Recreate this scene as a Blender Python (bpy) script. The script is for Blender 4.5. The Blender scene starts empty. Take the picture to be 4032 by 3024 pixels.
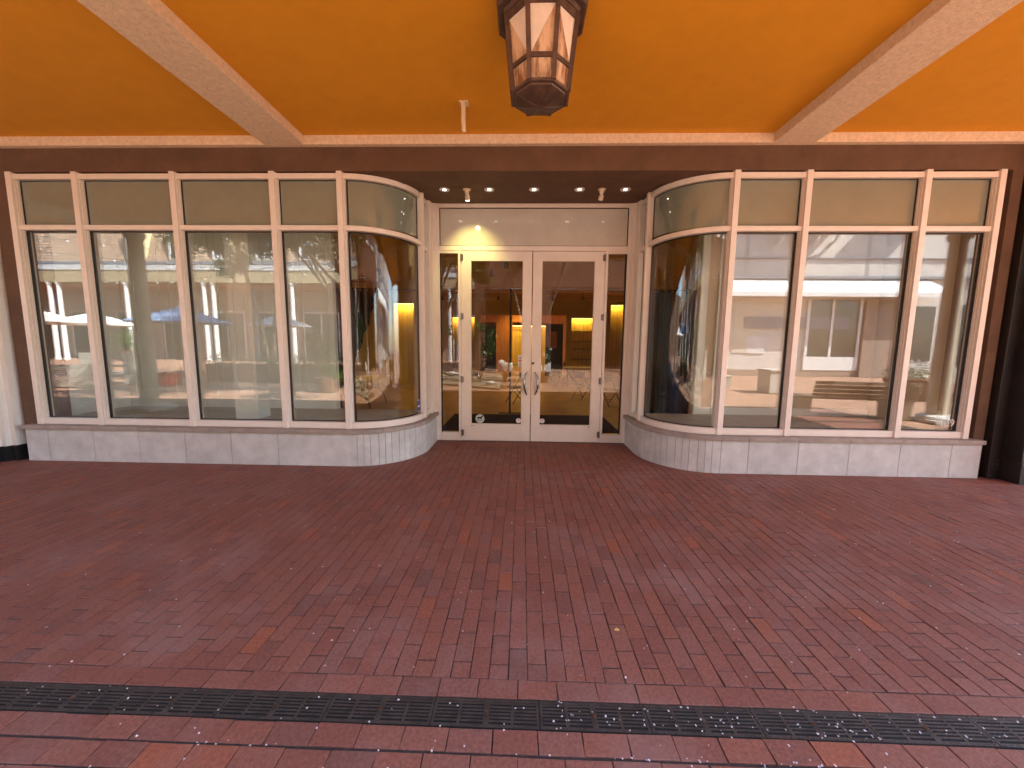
import bpy, bmesh, math, random
from mathutils import Vector, Matrix
R_ = math.radians
C = bpy.context.scene.collection
sc = bpy.context.scene

# ---------------------------------------------------------------- camera
cam = bpy.data.cameras.new('camera'); co = bpy.data.objects.new('camera', cam); C.objects.link(co)
co.location = (-0.1505, -4.9405, 1.7093)
pit, yaw, roll = R_(6.32065), R_(-1.55354), R_(0.56497)
fw = Vector((math.sin(yaw)*math.cos(pit), math.cos(yaw)*math.cos(pit), -math.sin(pit)))
rt = Vector((math.cos(yaw), -math.sin(yaw), 0)); up = rt.cross(fw)
r2 = rt*math.cos(roll)+up*math.sin(roll); u2 = -rt*math.sin(roll)+up*math.cos(roll)
co.rotation_euler = Matrix((r2, u2, -fw)).transposed().to_euler()
cam.sensor_width = 36; cam.lens = 1465.4/4032*36; cam.clip_end = 500; cam.clip_start = 0.05
sc.camera = co

# ---------------------------------------------------------------- light
SUN = Vector((0.85, 0.38, 1.0)).normalized()
W = bpy.data.worlds.new('World'); sc.world = W; W.use_nodes = True
nt = W.node_tree; bg = nt.nodes['Background']
sky = nt.nodes.new('ShaderNodeTexSky'); sky.sky_type = 'NISHITA'; sky.sun_disc = False
sky.sun_elevation = math.asin(SUN.z); sky.sun_rotation = math.atan2(SUN.x, SUN.y)
nt.links.new(sky.outputs[0], bg.inputs[0]); bg.inputs[1].default_value = 0.15
sl = bpy.data.lights.new('sun', 'SUN'); sl.energy = 4.8; sl.angle = R_(0.5); sl.color = (1, 0.95, 0.87)
so = bpy.data.objects.new('sun', sl); C.objects.link(so)
so.rotation_euler = SUN.to_track_quat('Z', 'Y').to_euler(); so.location = (20, 10, 30)
sc.view_settings.view_transform = 'Standard'; sc.view_settings.look = 'None'
sc.view_settings.exposure = 3.05; sc.view_settings.gamma = 1
cy = sc.cycles; cy.max_bounces = 9; cy.diffuse_bounces = 5; cy.glossy_bounces = 5; cy.transparent_max_bounces = 24
cy.transmission_bounces = 6; cy.caustics_reflective = False; cy.caustics_refractive = False
cy.use_denoising = True; cy.use_guiding = True; cy.guiding_training_samples = 64; cy.sample_clamp_indirect = 6.0
try: cy.denoiser = 'OPENIMAGEDENOISE'
except Exception: pass

# ---------------------------------------------------------------- materials
def newmat(name):
    m = bpy.data.materials.new(name); m.use_nodes = True
    t = m.node_tree; b = t.nodes['Principled BSDF']
    return m, t, b
def N(t, typ, **kw):
    n = t.nodes.new(typ)
    for k, v in kw.items():
        if k in n.inputs.keys() if isinstance(k, str) else False: n.inputs[k].default_value = v
        else: setattr(n, k, v)
    return n
def rgb(c): return (c[0], c[1], c[2], 1)
def mat(name, col, rough=0.6, var=0.12, scale=6.0, bump=0.0, bscale=80, metal=0.0, spec=0.5, col2=None, thr=None, island=0.0, emit=None, stretch=None):
    """plain procedural surface: colour mottled by two noises, optional grain bump, optional shade per island"""
    m, t, b = newmat(name)
    L = t.links
    b.inputs['Roughness'].default_value = rough; b.inputs['Metallic'].default_value = metal
    b.inputs['Specular IOR Level'].default_value = spec
    tc = N(t, 'ShaderNodeTexCoord')
    src = tc.outputs['Object']
    if stretch:
        mp = N(t, 'ShaderNodeMapping'); mp.inputs['Scale'].default_value = stretch; L.new(src, mp.inputs[0]); src = mp.outputs[0]
    n1 = N(t, 'ShaderNodeTexNoise'); n1.inputs['Scale'].default_value = scale; n1.inputs['Detail'].default_value = 6; n1.inputs['Roughness'].default_value = .65
    L.new(src, n1.inputs['Vector'])
    mr = N(t, 'ShaderNodeMapRange'); mr.inputs[1].default_value = .3; mr.inputs[2].default_value = .7
    if thr: mr.inputs[1].default_value, mr.inputs[2].default_value = thr
    L.new(n1.outputs['Fac'], mr.inputs[0])
    mx = N(t, 'ShaderNodeMix', data_type='RGBA')
    c2 = col2 if col2 else tuple(max(0, c*(1-2*var)) for c in col)
    c1 = col if col2 else tuple(c*(1+var) for c in col)
    mx.inputs[6].default_value = rgb(c1); mx.inputs[7].default_value = rgb(c2)
    L.new(mr.outputs[0], mx.inputs[0])
    out = mx.outputs[2]
    if island:
        g = N(t, 'ShaderNodeNewGeometry')
        m2 = N(t, 'ShaderNodeMapRange'); m2.inputs[3].default_value = 1-island; m2.inputs[4].default_value = 1+island
        L.new(g.outputs['Random Per Island'], m2.inputs[0])
        hv = N(t, 'ShaderNodeHueSaturation'); L.new(m2.outputs[0], hv.inputs['Value']); L.new(out, hv.inputs['Color']); out = hv.outputs[0]
    L.new(out, b.inputs['Base Color'])
    if bump:
        n2 = N(t, 'ShaderNodeTexNoise'); n2.inputs['Scale'].default_value = bscale; n2.inputs['Detail'].default_value = 4
        L.new(src, n2.inputs['Vector'])
        bp = N(t, 'ShaderNodeBump'); bp.inputs['Strength'].default_value = bump; bp.inputs['Distance'].default_value = .01
        L.new(n2.outputs['Fac'], bp.inputs['Height']); L.new(bp.outputs[0], b.inputs['Normal'])
    if emit:
        b.inputs['Emission Color'].default_value = rgb(emit[0]); b.inputs['Emission Strength'].default_value = emit[1]
    return m
def glass(name, f0, tint):
    """clear pane: part mirror, part see-through, by the angle at which it is met (same from both sides)"""
    m, t, b = newmat(name); t.nodes.remove(b); L = t.links
    g = N(t, 'ShaderNodeNewGeometry'); d = N(t, 'ShaderNodeVectorMath', operation='DOT_PRODUCT')
    L.new(g.outputs['Incoming'], d.inputs[0]); L.new(g.outputs['Normal'], d.inputs[1])
    a = N(t, 'ShaderNodeMath', operation='ABSOLUTE'); L.new(d.outputs['Value'], a.inputs[0])
    s = N(t, 'ShaderNodeMath', operation='SUBTRACT'); s.inputs[0].default_value = 1; L.new(a.outputs[0], s.inputs[1])
    p = N(t, 'ShaderNodeMath', operation='POWER'); L.new(s.outputs[0], p.inputs[0]); p.inputs[1].default_value = 5
    q = N(t, 'ShaderNodeMath', operation='MULTIPLY_ADD'); L.new(p.outputs[0], q.inputs[0]); q.inputs[1].default_value = 1-f0; q.inputs[2].default_value = f0
    tr = N(t, 'ShaderNodeBsdfTransparent'); tr.inputs[0].default_value = rgb(tint)
    gl = N(t, 'ShaderNodeBsdfGlossy'); gl.inputs['Roughness'].default_value = 0.0; gl.inputs['Color'].default_value = (.97, .98, 1, 1)
    mx = N(t, 'ShaderNodeMixShader'); L.new(q.outputs[0], mx.inputs[0]); L.new(tr.outputs[0], mx.inputs[1]); L.new(gl.outputs[0], mx.inputs[2])
    L.new(mx.outputs[0], t.nodes['Material Output'].inputs[0])
    return m
def bricktex(name, c1, c2, cm, scale, bw, bh, mortar=.012, rough=.8, axes='XZ', bump=.4, offset=.5, bias=0.0):
    m, t, b = newmat(name); L = t.links
    tc = N(t, 'ShaderNodeTexCoord'); sp = N(t, 'ShaderNodeSeparateXYZ'); L.new(tc.outputs['Object'], sp.inputs[0])
    cb = N(t, 'ShaderNodeCombineXYZ'); L.new(sp.outputs[axes[0]], cb.inputs[0]); L.new(sp.outputs[axes[1]], cb.inputs[1])
    br = N(t, 'ShaderNodeTexBrick'); br.inputs['Scale'].default_value = scale; br.inputs['Brick Width'].default_value = bw; br.inputs['Row Height'].default_value = bh
    br.inputs['Mortar Size'].default_value = mortar; br.inputs['Color1'].default_value = rgb(c1); br.inputs['Color2'].default_value = rgb(c2); br.inputs['Mortar'].default_value = rgb(cm)
    br.offset = offset; br.inputs['Bias'].default_value = bias
    L.new(cb.outputs[0], br.inputs['Vector'])
    n = N(t, 'ShaderNodeTexNoise'); n.inputs['Scale'].default_value = 2.2; n.inputs['Detail'].default_value = 5; L.new(tc.outputs['Object'], n.inputs['Vector'])
    mr = N(t, 'ShaderNodeMapRange'); mr.inputs[1].default_value = .3; mr.inputs[2].default_value = .7; mr.inputs[3].default_value = .75; mr.inputs[4].default_value = 1.2; L.new(n.outputs['Fac'], mr.inputs[0])
    hv = N(t, 'ShaderNodeHueSaturation'); L.new(mr.outputs[0], hv.inputs['Value']); L.new(br.outputs['Color'], hv.inputs['Color'])
    L.new(hv.outputs[0], b.inputs['Base Color']); b.inputs['Roughness'].default_value = rough
    bp = N(t, 'ShaderNodeBump'); bp.inputs['Strength'].default_value = bump; bp.inputs['Distance'].default_value = .01; bp.invert = True
    L.new(br.outputs['Fac'], bp.inputs['Height']); L.new(bp.outputs[0], b.inputs['Normal'])
    return m

def brick_paver_mat():
    m, t, b = newmat('paver brick'); L = t.links
    g = N(t, 'ShaderNodeNewGeometry'); tc = N(t, 'ShaderNodeTexCoord')
    cr = N(t, 'ShaderNodeValToRGB'); L.new(g.outputs['Random Per Island'], cr.inputs[0])
    e = cr.color_ramp.elements
    cols = [(0, (.165, .066, .049)), (.08, (.193, .064, .043)), (.38, (.212, .071, .047)), (.6, (.230, .080, .053)), (.82, (.206, .079, .058)), (.955, (.236, .074, .043)), (.988, (.28, .08, .04)), (1, (.175, .074, .060))]
    e[0].position, e[0].color = 0, rgb(cols[0][1]); e[1].position, e[1].color = 1, rgb(cols[-1][1])
    for p, c in cols[1:-1]:
        x = e.new(p); x.color = rgb(c)
    # grain
    n = N(t, 'ShaderNodeTexNoise'); n.inputs['Scale'].default_value = 60; n.inputs['Detail'].default_value = 6; n.inputs['Roughness'].default_value = .75; L.new(tc.outputs['Object'], n.inputs['Vector'])
    mr = N(t, 'ShaderNodeMapRange'); mr.inputs[1].default_value = .25; mr.inputs[2].default_value = .75; mr.inputs[3].default_value = .45; mr.inputs[4].default_value = 1.55; L.new(n.outputs['Fac'], mr.inputs[0])
    hv = N(t, 'ShaderNodeHueSaturation'); L.new(mr.outputs[0], hv.inputs['Value']); L.new(cr.outputs[0], hv.inputs['Color'])
    # pale bloom in soft patches
    n2 = N(t, 'ShaderNodeTexNoise'); n2.inputs['Scale'].default_value = 1.1; n2.inputs['Detail'].default_value = 7; n2.inputs['Roughness'].default_value = .7; L.new(tc.outputs['Object'], n2.inputs['Vector'])
    m2 = N(t, 'ShaderNodeMapRange'); m2.inputs[1].default_value = .5; m2.inputs[2].default_value = .78; m2.inputs[3].default_value = 0; m2.inputs[4].default_value = .5; L.new(n2.outputs['Fac'], m2.inputs[0])
    mx = N(t, 'ShaderNodeMix', data_type='RGBA'); L.new(m2.outputs[0], mx.inputs[0]); L.new(hv.outputs[0], mx.inputs[6]); mx.inputs[7].default_value = (.31, .195, .175, 1)
    # white lime flecks, scratches
    n3 = N(t, 'ShaderNodeTexNoise'); n3.inputs['Scale'].default_value = 26; n3.inputs['Detail'].default_value = 9; n3.inputs['Roughness'].default_value = .8; L.new(tc.outputs['Object'], n3.inputs['Vector'])
    m3 = N(t, 'ShaderNodeMapRange'); m3.inputs[1].default_value = .66; m3.inputs[2].default_value = .74; m3.inputs[4].default_value = .5; L.new(n3.outputs['Fac'], m3.inputs[0])
    mx2 = N(t, 'ShaderNodeMix', data_type='RGBA'); L.new(m3.outputs[0], mx2.inputs[0]); L.new(mx.outputs[2], mx2.inputs[6]); mx2.inputs[7].default_value = (.40, .33, .31, 1)
    # dark oil spots
    vo = N(t, 'ShaderNodeTexVoronoi'); vo.inputs['Scale'].default_value = 1.9; L.new(tc.outputs['Object'], vo.inputs['Vector'])
    m4 = N(t, 'ShaderNodeMapRange'); m4.inputs[1].default_value = .03; m4.inputs[2].default_value = .055; m4.inputs[3].default_value = .55; m4.inputs[4].default_value = 0; L.new(vo.outputs['Distance'], m4.inputs[0])
    mx3 = N(t, 'ShaderNodeMix', data_type='RGBA'); L.new(m4.outputs[0], mx3.inputs[0]); L.new(mx2.outputs[2], mx3.inputs[6]); mx3.inputs[7].default_value = (.06, .02, .018, 1)
    L.new(mx3.outputs[2], b.inputs['Base Color'])
    rr = N(t, 'ShaderNodeMapRange'); rr.inputs[3].default_value = .5; rr.inputs[4].default_value = .8; L.new(n.outputs['Fac'], rr.inputs[0]); L.new(rr.outputs[0], b.inputs['Roughness'])
    bp = N(t, 'ShaderNodeBump'); bp.inputs['Strength'].default_value = .35; bp.inputs['Distance'].default_value = .004; L.new(n.outputs['Fac'], bp.inputs['Height']); L.new(bp.outputs[0], b.inputs['Normal'])
    return m

M = {}
M['frame'] = mat('frame paint', (.76, .69, .62), .42, .03, 5)
M['brown'] = mat('brown stucco', (.122, .064, .034), .8, .14, 3.5, bump=.25, bscale=180)
M['orange'] = mat('orange ceiling paint', (.70, .318, .009), .75, .03, 5, bump=.2, bscale=260)
M['beam'] = mat('cream stucco', (.78, .63, .46), .85, .10, 28, bump=.8, bscale=110)
M['stone'] = mat('grey cast stone', (.57, .55, .525), .7, .11, 5, bump=.2, bscale=120, island=.05)
M['cap'] = mat('brown grey sill stone', (.34, .28, .24), .65, .12, 8, bump=.2, bscale=120, island=.06)
M['joint'] = mat('dark joint', (.06, .048, .04), .9)
M['gasket'] = mat('black gasket', (.008, .008, .008), .45)
M['glass'] = glass('window glass', .072, (.95, .97, .95))
M['curvedglass'] = glass('curved single glass', .036, (.95, .97, .95))
M['doorglass'] = glass('door glass', .04, (.93, .93, .90))
M['spandrel'] = mat('frosted spandrel glass', (.215, .25, .205), .03, .04, 4, spec=.75)
M['spandrel'].node_tree.nodes['Principled BSDF'].inputs['IOR'].default_value = 1.85
M['transompanel'] = mat('white glass panel', (.56, .53, .47), .08, .04, 5, spec=.6)
M['white'] = mat('white paint', (.78, .76, .72), .55, .03, 4)
M['blackbase'] = mat('black granite', (.018, .019, .02), .3, .3, 30)
M['darkpier'] = mat('dark bronze metal', (.016, .010, .008), .45, .3, 3, spec=.5, bump=.1, bscale=60)
M['steel'] = mat('brushed steel', (.34, .31, .29), .22, .1, 20, metal=1)
M['hinge'] = mat('hinge steel', (.22, .2, .19), .35, .1, 20, metal=1)
M['black'] = mat('black plastic', (.006, .006, .006), .5)
M['mat'] = mat('black door mat', (.004, .004, .004), .95, .3, 40, bump=.4, bscale=500, spec=.1)
M['iron'] = mat('cast iron', (.052, .040, .034), .42, .3, 14, bump=.5, bscale=160, spec=.5)
M['slotshade'] = mat('drain slot shade', (.004, .004, .004), .9)  # black that puts the shade of the drain slots into colour
M['bronze'] = mat('weathered bronze', (.125, .075, .055), .5, .28, 9, metal=.35, bump=.25, bscale=90)
M['opal'] = mat('opal lantern glass', (.74, .66, .58), .28, .05, 10, spec=.4, bump=.12, bscale=90)
M['amber'] = mat('streaked amber lantern glass', (.64, .45, .30), .25, .1, 12, col2=(.20, .095, .045), thr=(.40, .60), stretch=(1.6, 1.6, .28))
M['ivory'] = mat('ivory plastic', (.72, .60, .44), .45, .04, 8)
M['chrome'] = mat('downlight reflector', (.75, .74, .72), .12, .05, 10, metal=1)
M['lens'] = mat('lit lamp face', (.8, .8, .75), .3, emit=((1, .93, .82), 5))
M['lens2'] = mat('downlight glint', (.8, .8, .75), .3, emit=((1, .95, .88), 1.6))  # weak glow puts the reflected glint of the downlights into the bulbs
M['paver'] = brick_paver_mat()
M['sand'] = mat('joint sand', (.042, .026, .022), .95, .3, 40)
M['plaza'] = bricktex('plaza brick', (.44, .245, .155), (.37, .20, .125), (.17, .12, .09), 1, .2, .1, .006, .8, 'YX', .3)
M['petal'] = mat('pale pink petals', (.84, .74, .78), .6, .1, 20)
M['dleaf'] = mat('yellow dry leaf', (.75, .45, .12), .6, .2, 20)
# interior
M['disp_wall'] = mat('display wall paint', (.78, .82, .79), .6, .03, 3)
M['disp_tan'] = mat('tan display wall', (.55, .45, .33), .6, .04, 3)
M['disp_floor'] = mat('display floor', (.47, .44, .38), .5, .1, 4)
M['int_wall'] = mat('shop wall paint', (.66, .47, .14), .7, .05, 3)
M['int_ceil'] = mat('shop ceiling paint', (.55, .37, .10), .8, .05, 3)
M['tile'] = bricktex('tan floor tile', (.38, .22, .075), (.33, .19, .065), (.16, .09, .03), 1, .6, .6, .006, .32, 'XY', .1, 0.0)
M['wood'] = mat('red brown wood panel', (.46, .17, .05), .5, .18, 3, stretch=(4, 4, .4))
M['niche'] = mat('yellow niche boards', (.74, .52, .12), .6, .08, 4, stretch=(8, 8, .5))
M['strip'] = mat('niche lamp strip', (1, .9, .6), .4, emit=((1, .70, .22), 1.2))
M['drape'] = mat('black drape', (.006, .006, .007), .85, .3, 10, spec=.2)
M['pipe'] = mat('pipe metal', (.35, .28, .2), .3, metal=.8)
M['tabletop'] = mat('table laminate', (.55, .43, .26), .5, .05, 5)
M['shelf'] = mat('shelf edge', (.12, .08, .04), .5)
# outside, across the court
M['leaf'] = mat('green leaves', (.075, .125, .03), .5, .3, 2, island=.45)
M['leaf2'] = mat('large glossy leaves', (.09, .19, .03), .4, .3, 3, island=.4)
M['bark'] = mat('pale smooth bark', (.30, .21, .14), .8, .25, 6, bump=.3, bscale=30)
M['shingle'] = bricktex('tan shingles', (.52, .34, .22), (.42, .30, .21), (.13, .09, .07), 1, .42, .24, .02, .85, 'XZ', .6)
M['greyshingle'] = bricktex('grey shingles', (.42, .41, .40), (.34, .33, .32), (.16, .16, .16), 1, .4, .11, .012, .85, 'XZ', .5)
M['facade_tan'] = mat('tan render', (.66, .61, .555), .8, .06, 2, bump=.1)
M['facade_pink'] = mat('pink tan render', (.33, .235, .18), .8, .06, 2)
M['fascia'] = mat('tan fascia', (.44, .35, .20), .7, .05, 2)
M['bwall'] = bricktex('red brick wall', (.19, .078, .042), (.13, .055, .034), (.18, .13, .09), 1, .25, .085, .007, .85, 'XZ', .4)
M['soldier'] = bricktex('soldier course', (.22, .09, .05), (.16, .065, .042), (.2, .15, .11), 1, .1, .6, .008, .85, 'XZ', .4, 0.0)
M['darkglass'] = mat('dark window glass', (.03, .035, .04), .08, .1, 2, spec=.7)
M['trimwhite'] = mat('white trim', (.80, .78, .74), .5, .03, 3)
M['trimyellow'] = mat('pale yellow trim', (.72, .66, .40), .6, .03, 3)
M['columnp'] = mat('column paint', (.66, .58, .44), .5, .05, 3)
M['canvaswhite'] = mat('white canvas', (.85, .84, .80), .8, .03, 3)
M['canvasblue'] = mat('blue canvas', (.24, .38, .60), .8, .05, 3)
M['slat'] = mat('pale bench slats', (.66, .61, .52), .6, .12, 5, stretch=(1, 8, 8))
M['slatwood'] = mat('weathered bench slats', (.34, .25, .17), .6, .15, 5, stretch=(1, 8, 8))
M['concrete'] = mat('pale concrete', (.56, .53, .46), .8, .1, 5, bump=.2)
M['red'] = mat('red enamel', (.60, .035, .02), .4, .08, 5)
M['mulch'] = mat('gravel mulch', (.36, .27, .17), .9, .45, 18, bump=.8, bscale=40)
M['rock'] = mat('pale boulder', (.62, .56, .47), .85, .15, 4, bump=.5, bscale=14)
M['terracotta'] = mat('brown pot', (.20, .10, .06), .7, .1, 5)
M['flower'] = mat('white flowers', (.82, .82, .78), .6, .05, 9)
M['bluegrey'] = mat('grey blue sign band', (.23, .24, .27), .6, .05, 3)
M['stickerw'] = mat('pale sticker', (.50, .55, .52), .5, .03, 8)
M['stickerb'] = mat('blue sticker', (.02, .035, .23), .45, .05, 8)
M['paperw'] = mat('white paper', (.72, .70, .68), .6, .02, 8)
M['ink'] = mat('dark ink', (.02, .02, .022), .6)
M['vinyl'] = mat('white vinyl figures', (.86, .82, .80), .5, .02, 9)

# ---------------------------------------------------------------- helpers
ORG = {}
class MB:
    def __init__(s): s.v = []; s.f = []
    def add(s, vs, fs):
        o = len(s.v); s.v += [tuple(v) for v in vs]; s.f += [tuple(i+o for i in f) for f in fs]; return s
    def box(s, x0, x1, y0, y1, z0, z1):
        return s.add([(x0,y0,z0),(x1,y0,z0),(x1,y1,z0),(x0,y1,z0),(x0,y0,z1),(x1,y0,z1),(x1,y1,z1),(x0,y1,z1)],
                     [(0,3,2,1),(4,5,6,7),(0,1,5,4),(1,2,6,5),(2,3,7,6),(3,0,4,7)])
    def prism(s, pts, a, b, axis='z'):
        n = len(pts)
        def pt(p, h): return {'z': (p[0], p[1], h), 'y': (p[0], h, p[1]), 'x': (h, p[0], p[1])}[axis]
        return s.add([pt(p, a) for p in pts]+[pt(p, b) for p in pts],
                     [tuple(range(n))[::-1], tuple(range(n, 2*n))]+[(i, (i+1) % n, n+(i+1) % n, n+i) for i in range(n)])
    def strip(s, outer, inner, z0, z1, ztop=None):
        """solid band between two polylines in plan; z1 may be a function of y"""
        n = len(outer); zz = (lambda p: z1) if ztop is None else (lambda p: z1+ztop(p[1]))
        zb = (lambda p: z0) if ztop is None else (lambda p: z0+ztop(p[1]))
        v = [(p[0], p[1], zb(p)) for p in outer]+[(p[0], p[1], zb(p)) for p in inner]+[(p[0], p[1], zz(p)) for p in outer]+[(p[0], p[1], zz(p)) for p in inner]
        f = []
        for i in range(n-1):
            f += [(i, i+1, 2*n+i+1, 2*n+i), (n+i, 3*n+i, 3*n+i+1, n+i+1), (2*n+i, 2*n+i+1, 3*n+i+1, 3*n+i), (i, n+i, n+i+1, i+1)]
        f += [(0, 2*n, 3*n, n), (n-1, 2*n-1, 4*n-1, 3*n-1)]
        return s.add(v, f)
    def ring(s, rings, cap=True):
        """skin a list of equal-length loops"""
        n = len(rings[0]); v = [p for r in rings for p in r]; f = []
        for k in range(len(rings)-1):
            for i in range(n):
                f.append((k*n+i, k*n+(i+1) % n, (k+1)*n+(i+1) % n, (k+1)*n+i))
        if cap: f += [tuple(range(n))[::-1], tuple((len(rings)-1)*n+i for i in range(n))]
        return s.add(v, f)
    def cyl(s, c, r, z0, z1, n=16, r1=None):
        r1 = r if r1 is None else r1
        return s.ring([[(c[0]+q*math.cos(2*math.pi*i/n), c[1]+q*math.sin(2*math.pi*i/n), z) for i in range(n)] for q, z in ((r, z0), (r1, z1))])
    def lathe(s, c, prof, n=20, ph=0, cap=True):
        return s.ring([[(c[0]+r*math.cos(2*math.pi*i/n+ph), c[1]+r*math.sin(2*math.pi*i/n+ph), z) for i in range(n)] for r, z in prof], cap)
    def tube(s, pts, r, n=8):
        pts = [Vector(p) for p in pts]; rings = []
        rr = r if isinstance(r, (list, tuple)) else [r]*len(pts)
        ref = Vector((0, 0, 1))
        for k, p in enumerate(pts):
            d = (pts[min(k+1, len(pts)-1)]-pts[max(k-1, 0)]).normalized()
            a = d.cross(ref if abs(d.dot(ref)) < .95 else Vector((1, 0, 0))).normalized(); b = d.cross(a)
            rings.append([tuple(p+rr[k]*(math.cos(2*math.pi*i/n)*a+math.sin(2*math.pi*i/n)*b)) for i in range(n)])
        return s.ring(rings)
    def bar(s, a, b, w, h):
        a = Vector(a); b = Vector(b); d = (b-a).normalized(); ref = Vector((0, 0, 1)) if abs(d.z) < .95 else Vector((0, 1, 0))
        u = d.cross(ref).normalized()*w/2; q = u.cross(d).normalized()*h/2
        return s.ring([[tuple(p+u+q), tuple(p-u+q), tuple(p-u-q), tuple(p+u-q)] for p in (a, b)])
    def build(s, name, m, parent=None, smooth=False, bevel=0, loc=None):
        org = ORG.get(parent.name, Vector()) if parent else (Vector(loc) if loc else Vector())
        me = bpy.data.meshes.new(name); me.from_pydata([tuple(Vector(v)-org) for v in s.v], [], s.f)
        bm = bmesh.new(); bm.from_mesh(me); bmesh.ops.recalc_face_normals(bm, faces=bm.faces); bm.to_mesh(me); bm.free()
        me.materials.append(m)
        if smooth:
            for p in me.polygons: p.use_smooth = True
            try: me.set_sharp_from_angle(angle=R_(40))
            except Exception: pass
        o = bpy.data.objects.new(name, me); C.objects.link(o)
        if parent: o.parent = parent
        elif loc: o.location = loc
        ORG[o.name] = org
        if bevel:
            b = o.modifiers.new('edge', 'BEVEL'); b.width = bevel; b.segments = 2; b.limit_method = 'ANGLE'; b.angle_limit = R_(40)
        return o
def tag(o, label=None, cat=None, group=None, kind=None):
    if label: o['label'] = label
    if cat: o['category'] = cat
    if group: o['group'] = group
    if kind: o['kind'] = kind
    return o
def thing(name, label, cat, loc=(0, 0, 0), group=None):
    o = bpy.data.objects.new(name, None); C.objects.link(o); o.location = loc; o.empty_display_size = .2
    ORG[o.name] = Vector(loc)
    return tag(o, label, cat, group)
def kids(o): return [c for c in bpy.data.objects if c.parent == o]
def dup(root, loc, label=None, rotz=None):
    r = root.copy(); C.objects.link(r); r.location = loc
    if rotz is not None: r.rotation_euler = (0, 0, rotz)
    if label: r['label'] = label
    for ch in kids(root):
        c = ch.copy(); C.objects.link(c); c.parent = r
        for g in kids(ch):
            d = g.copy(); C.objects.link(d); d.parent = c
    return r
def text(name, body, size, loc, rot, m, parent=None, align='CENTER', depth=.0015):
    cu = bpy.data.curves.new(name, 'FONT'); cu.body = body; cu.size = size; cu.align_x = align; cu.align_y = 'CENTER'; cu.extrude = depth
    tmp = bpy.data.objects.new(name+'_c', cu); C.objects.link(tmp)
    dg = bpy.context.evaluated_depsgraph_get(); me = bpy.data.meshes.new_from_object(tmp.evaluated_get(dg))
    bpy.data.objects.remove(tmp)
    me.name = name; me.materials.clear(); me.materials.append(m)
    o = bpy.data.objects.new(name, me); C.objects.link(o)
    org = ORG.get(parent.name, Vector()) if parent else Vector()
    o.location = Vector(loc)-org; o.rotation_euler = rot
    if parent: o.parent = parent
    return o
rnd = random.Random(7)

# ================================================================ GROUND
g = MB().box(-70, 70, -70, 40, -.3, -.016).build('ground', M['plaza']); tag(g, kind='structure')
bed = MB().box(-9.6, 8.2, -5.4, 1.43, -.015, -.006).build('paving_bed', M['sand']); tag(bed, kind='structure')
pv = MB()
def paver(x0, x1, y0, y1):
    if x1-x0 < .012 or y1-y0 < .012: return
    j = .0016; w = lambda: rnd.uniform(.0009, .0036)
    x0 += w(); x1 -= w(); y0 += w()*1.35; y1 -= w()*1.35
    h = rnd.gauss(0, .0009); tx = rnd.gauss(0, .0012); ty = rnd.gauss(0, .0012); b = .0022
    sk = rnd.gauss(0, .0012)
    def z(x, y): return h+tx*((x-x0)/(x1-x0)-.5)+ty*((y-y0)/(y1-y0)-.5)
    o = [(x0+sk, y0), (x1+sk, y0), (x1-sk, y1), (x0-sk, y1)]
    i = [(x0+b+sk, y0+b), (x1-b+sk, y0+b), (x1-b-sk, y1-b), (x0+b-sk, y1-b)]
    v = [(p[0], p[1], -.013) for p in o]+[(p[0], p[1], z(*p)-b) for p in o]+[(p[0], p[1], z(*p)) for p in i]
    pv.add(v, [(8, 9, 10, 11)]+[(k, (k+1) % 4, 4+(k+1) % 4, 4+k) for k in range(4)]+[(4+k, 4+(k+1) % 4, 8+(k+1) % 4, 8+k) for k in range(4)])
CW = .0995; BL = .199
# field: columns running towards the shop
nx0, nx1 = int(-9.2/CW), int(7.9/CW)
for k in range(nx0, nx1):
    x0 = k*CW-.004+.0; off = (k % 2)*BL/2+rnd.gauss(0, .006)
    y = -3.217-off; ys = [-3.217]
    while y < -.29:
        y += BL
        if y > -3.217+.015: ys.append(min(y, -.288))
    for a, b in zip(ys, ys[1:]): paver(x0, x0+CW, a, b)
    paver(x0, x0+CW, -.288, -.142); paver(x0, x0+CW, -.142, .004)
    if -2.62 < x0 < 2.56:
        y = .004-off; ys = [.004]
        while y < 1.42:
            y += BL
            if y > .02: ys.append(min(y, 1.425))
        for a, b in zip(ys, ys[1:]): paver(x0, x0+CW, a, b)
def row(y0, y1, off):
    x = -9.2+off
    while x < 7.9: paver(x, x+BL*.985, y0, y1); x += BL*.985
row(-3.322, -3.217, .03); row(-3.565, -3.462, .12)
y = -3.571; k = 0
while y > -5.2: row(y-.1015, y, .02+.1*(k % 2)+rnd.uniform(-.02, .02)); y -= .1025; k += 1
pvo = pv.build('brick_paving', M['paver']); tag(pvo, kind='structure')
ch = MB().box(-9.2, 7.9, -3.462, -3.322, -.0055, -.003).build('drain_shade_strip', M['slotshade']); tag(ch, kind='structure')  # flat black sheet under the bars stands in for the shaded trench

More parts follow.
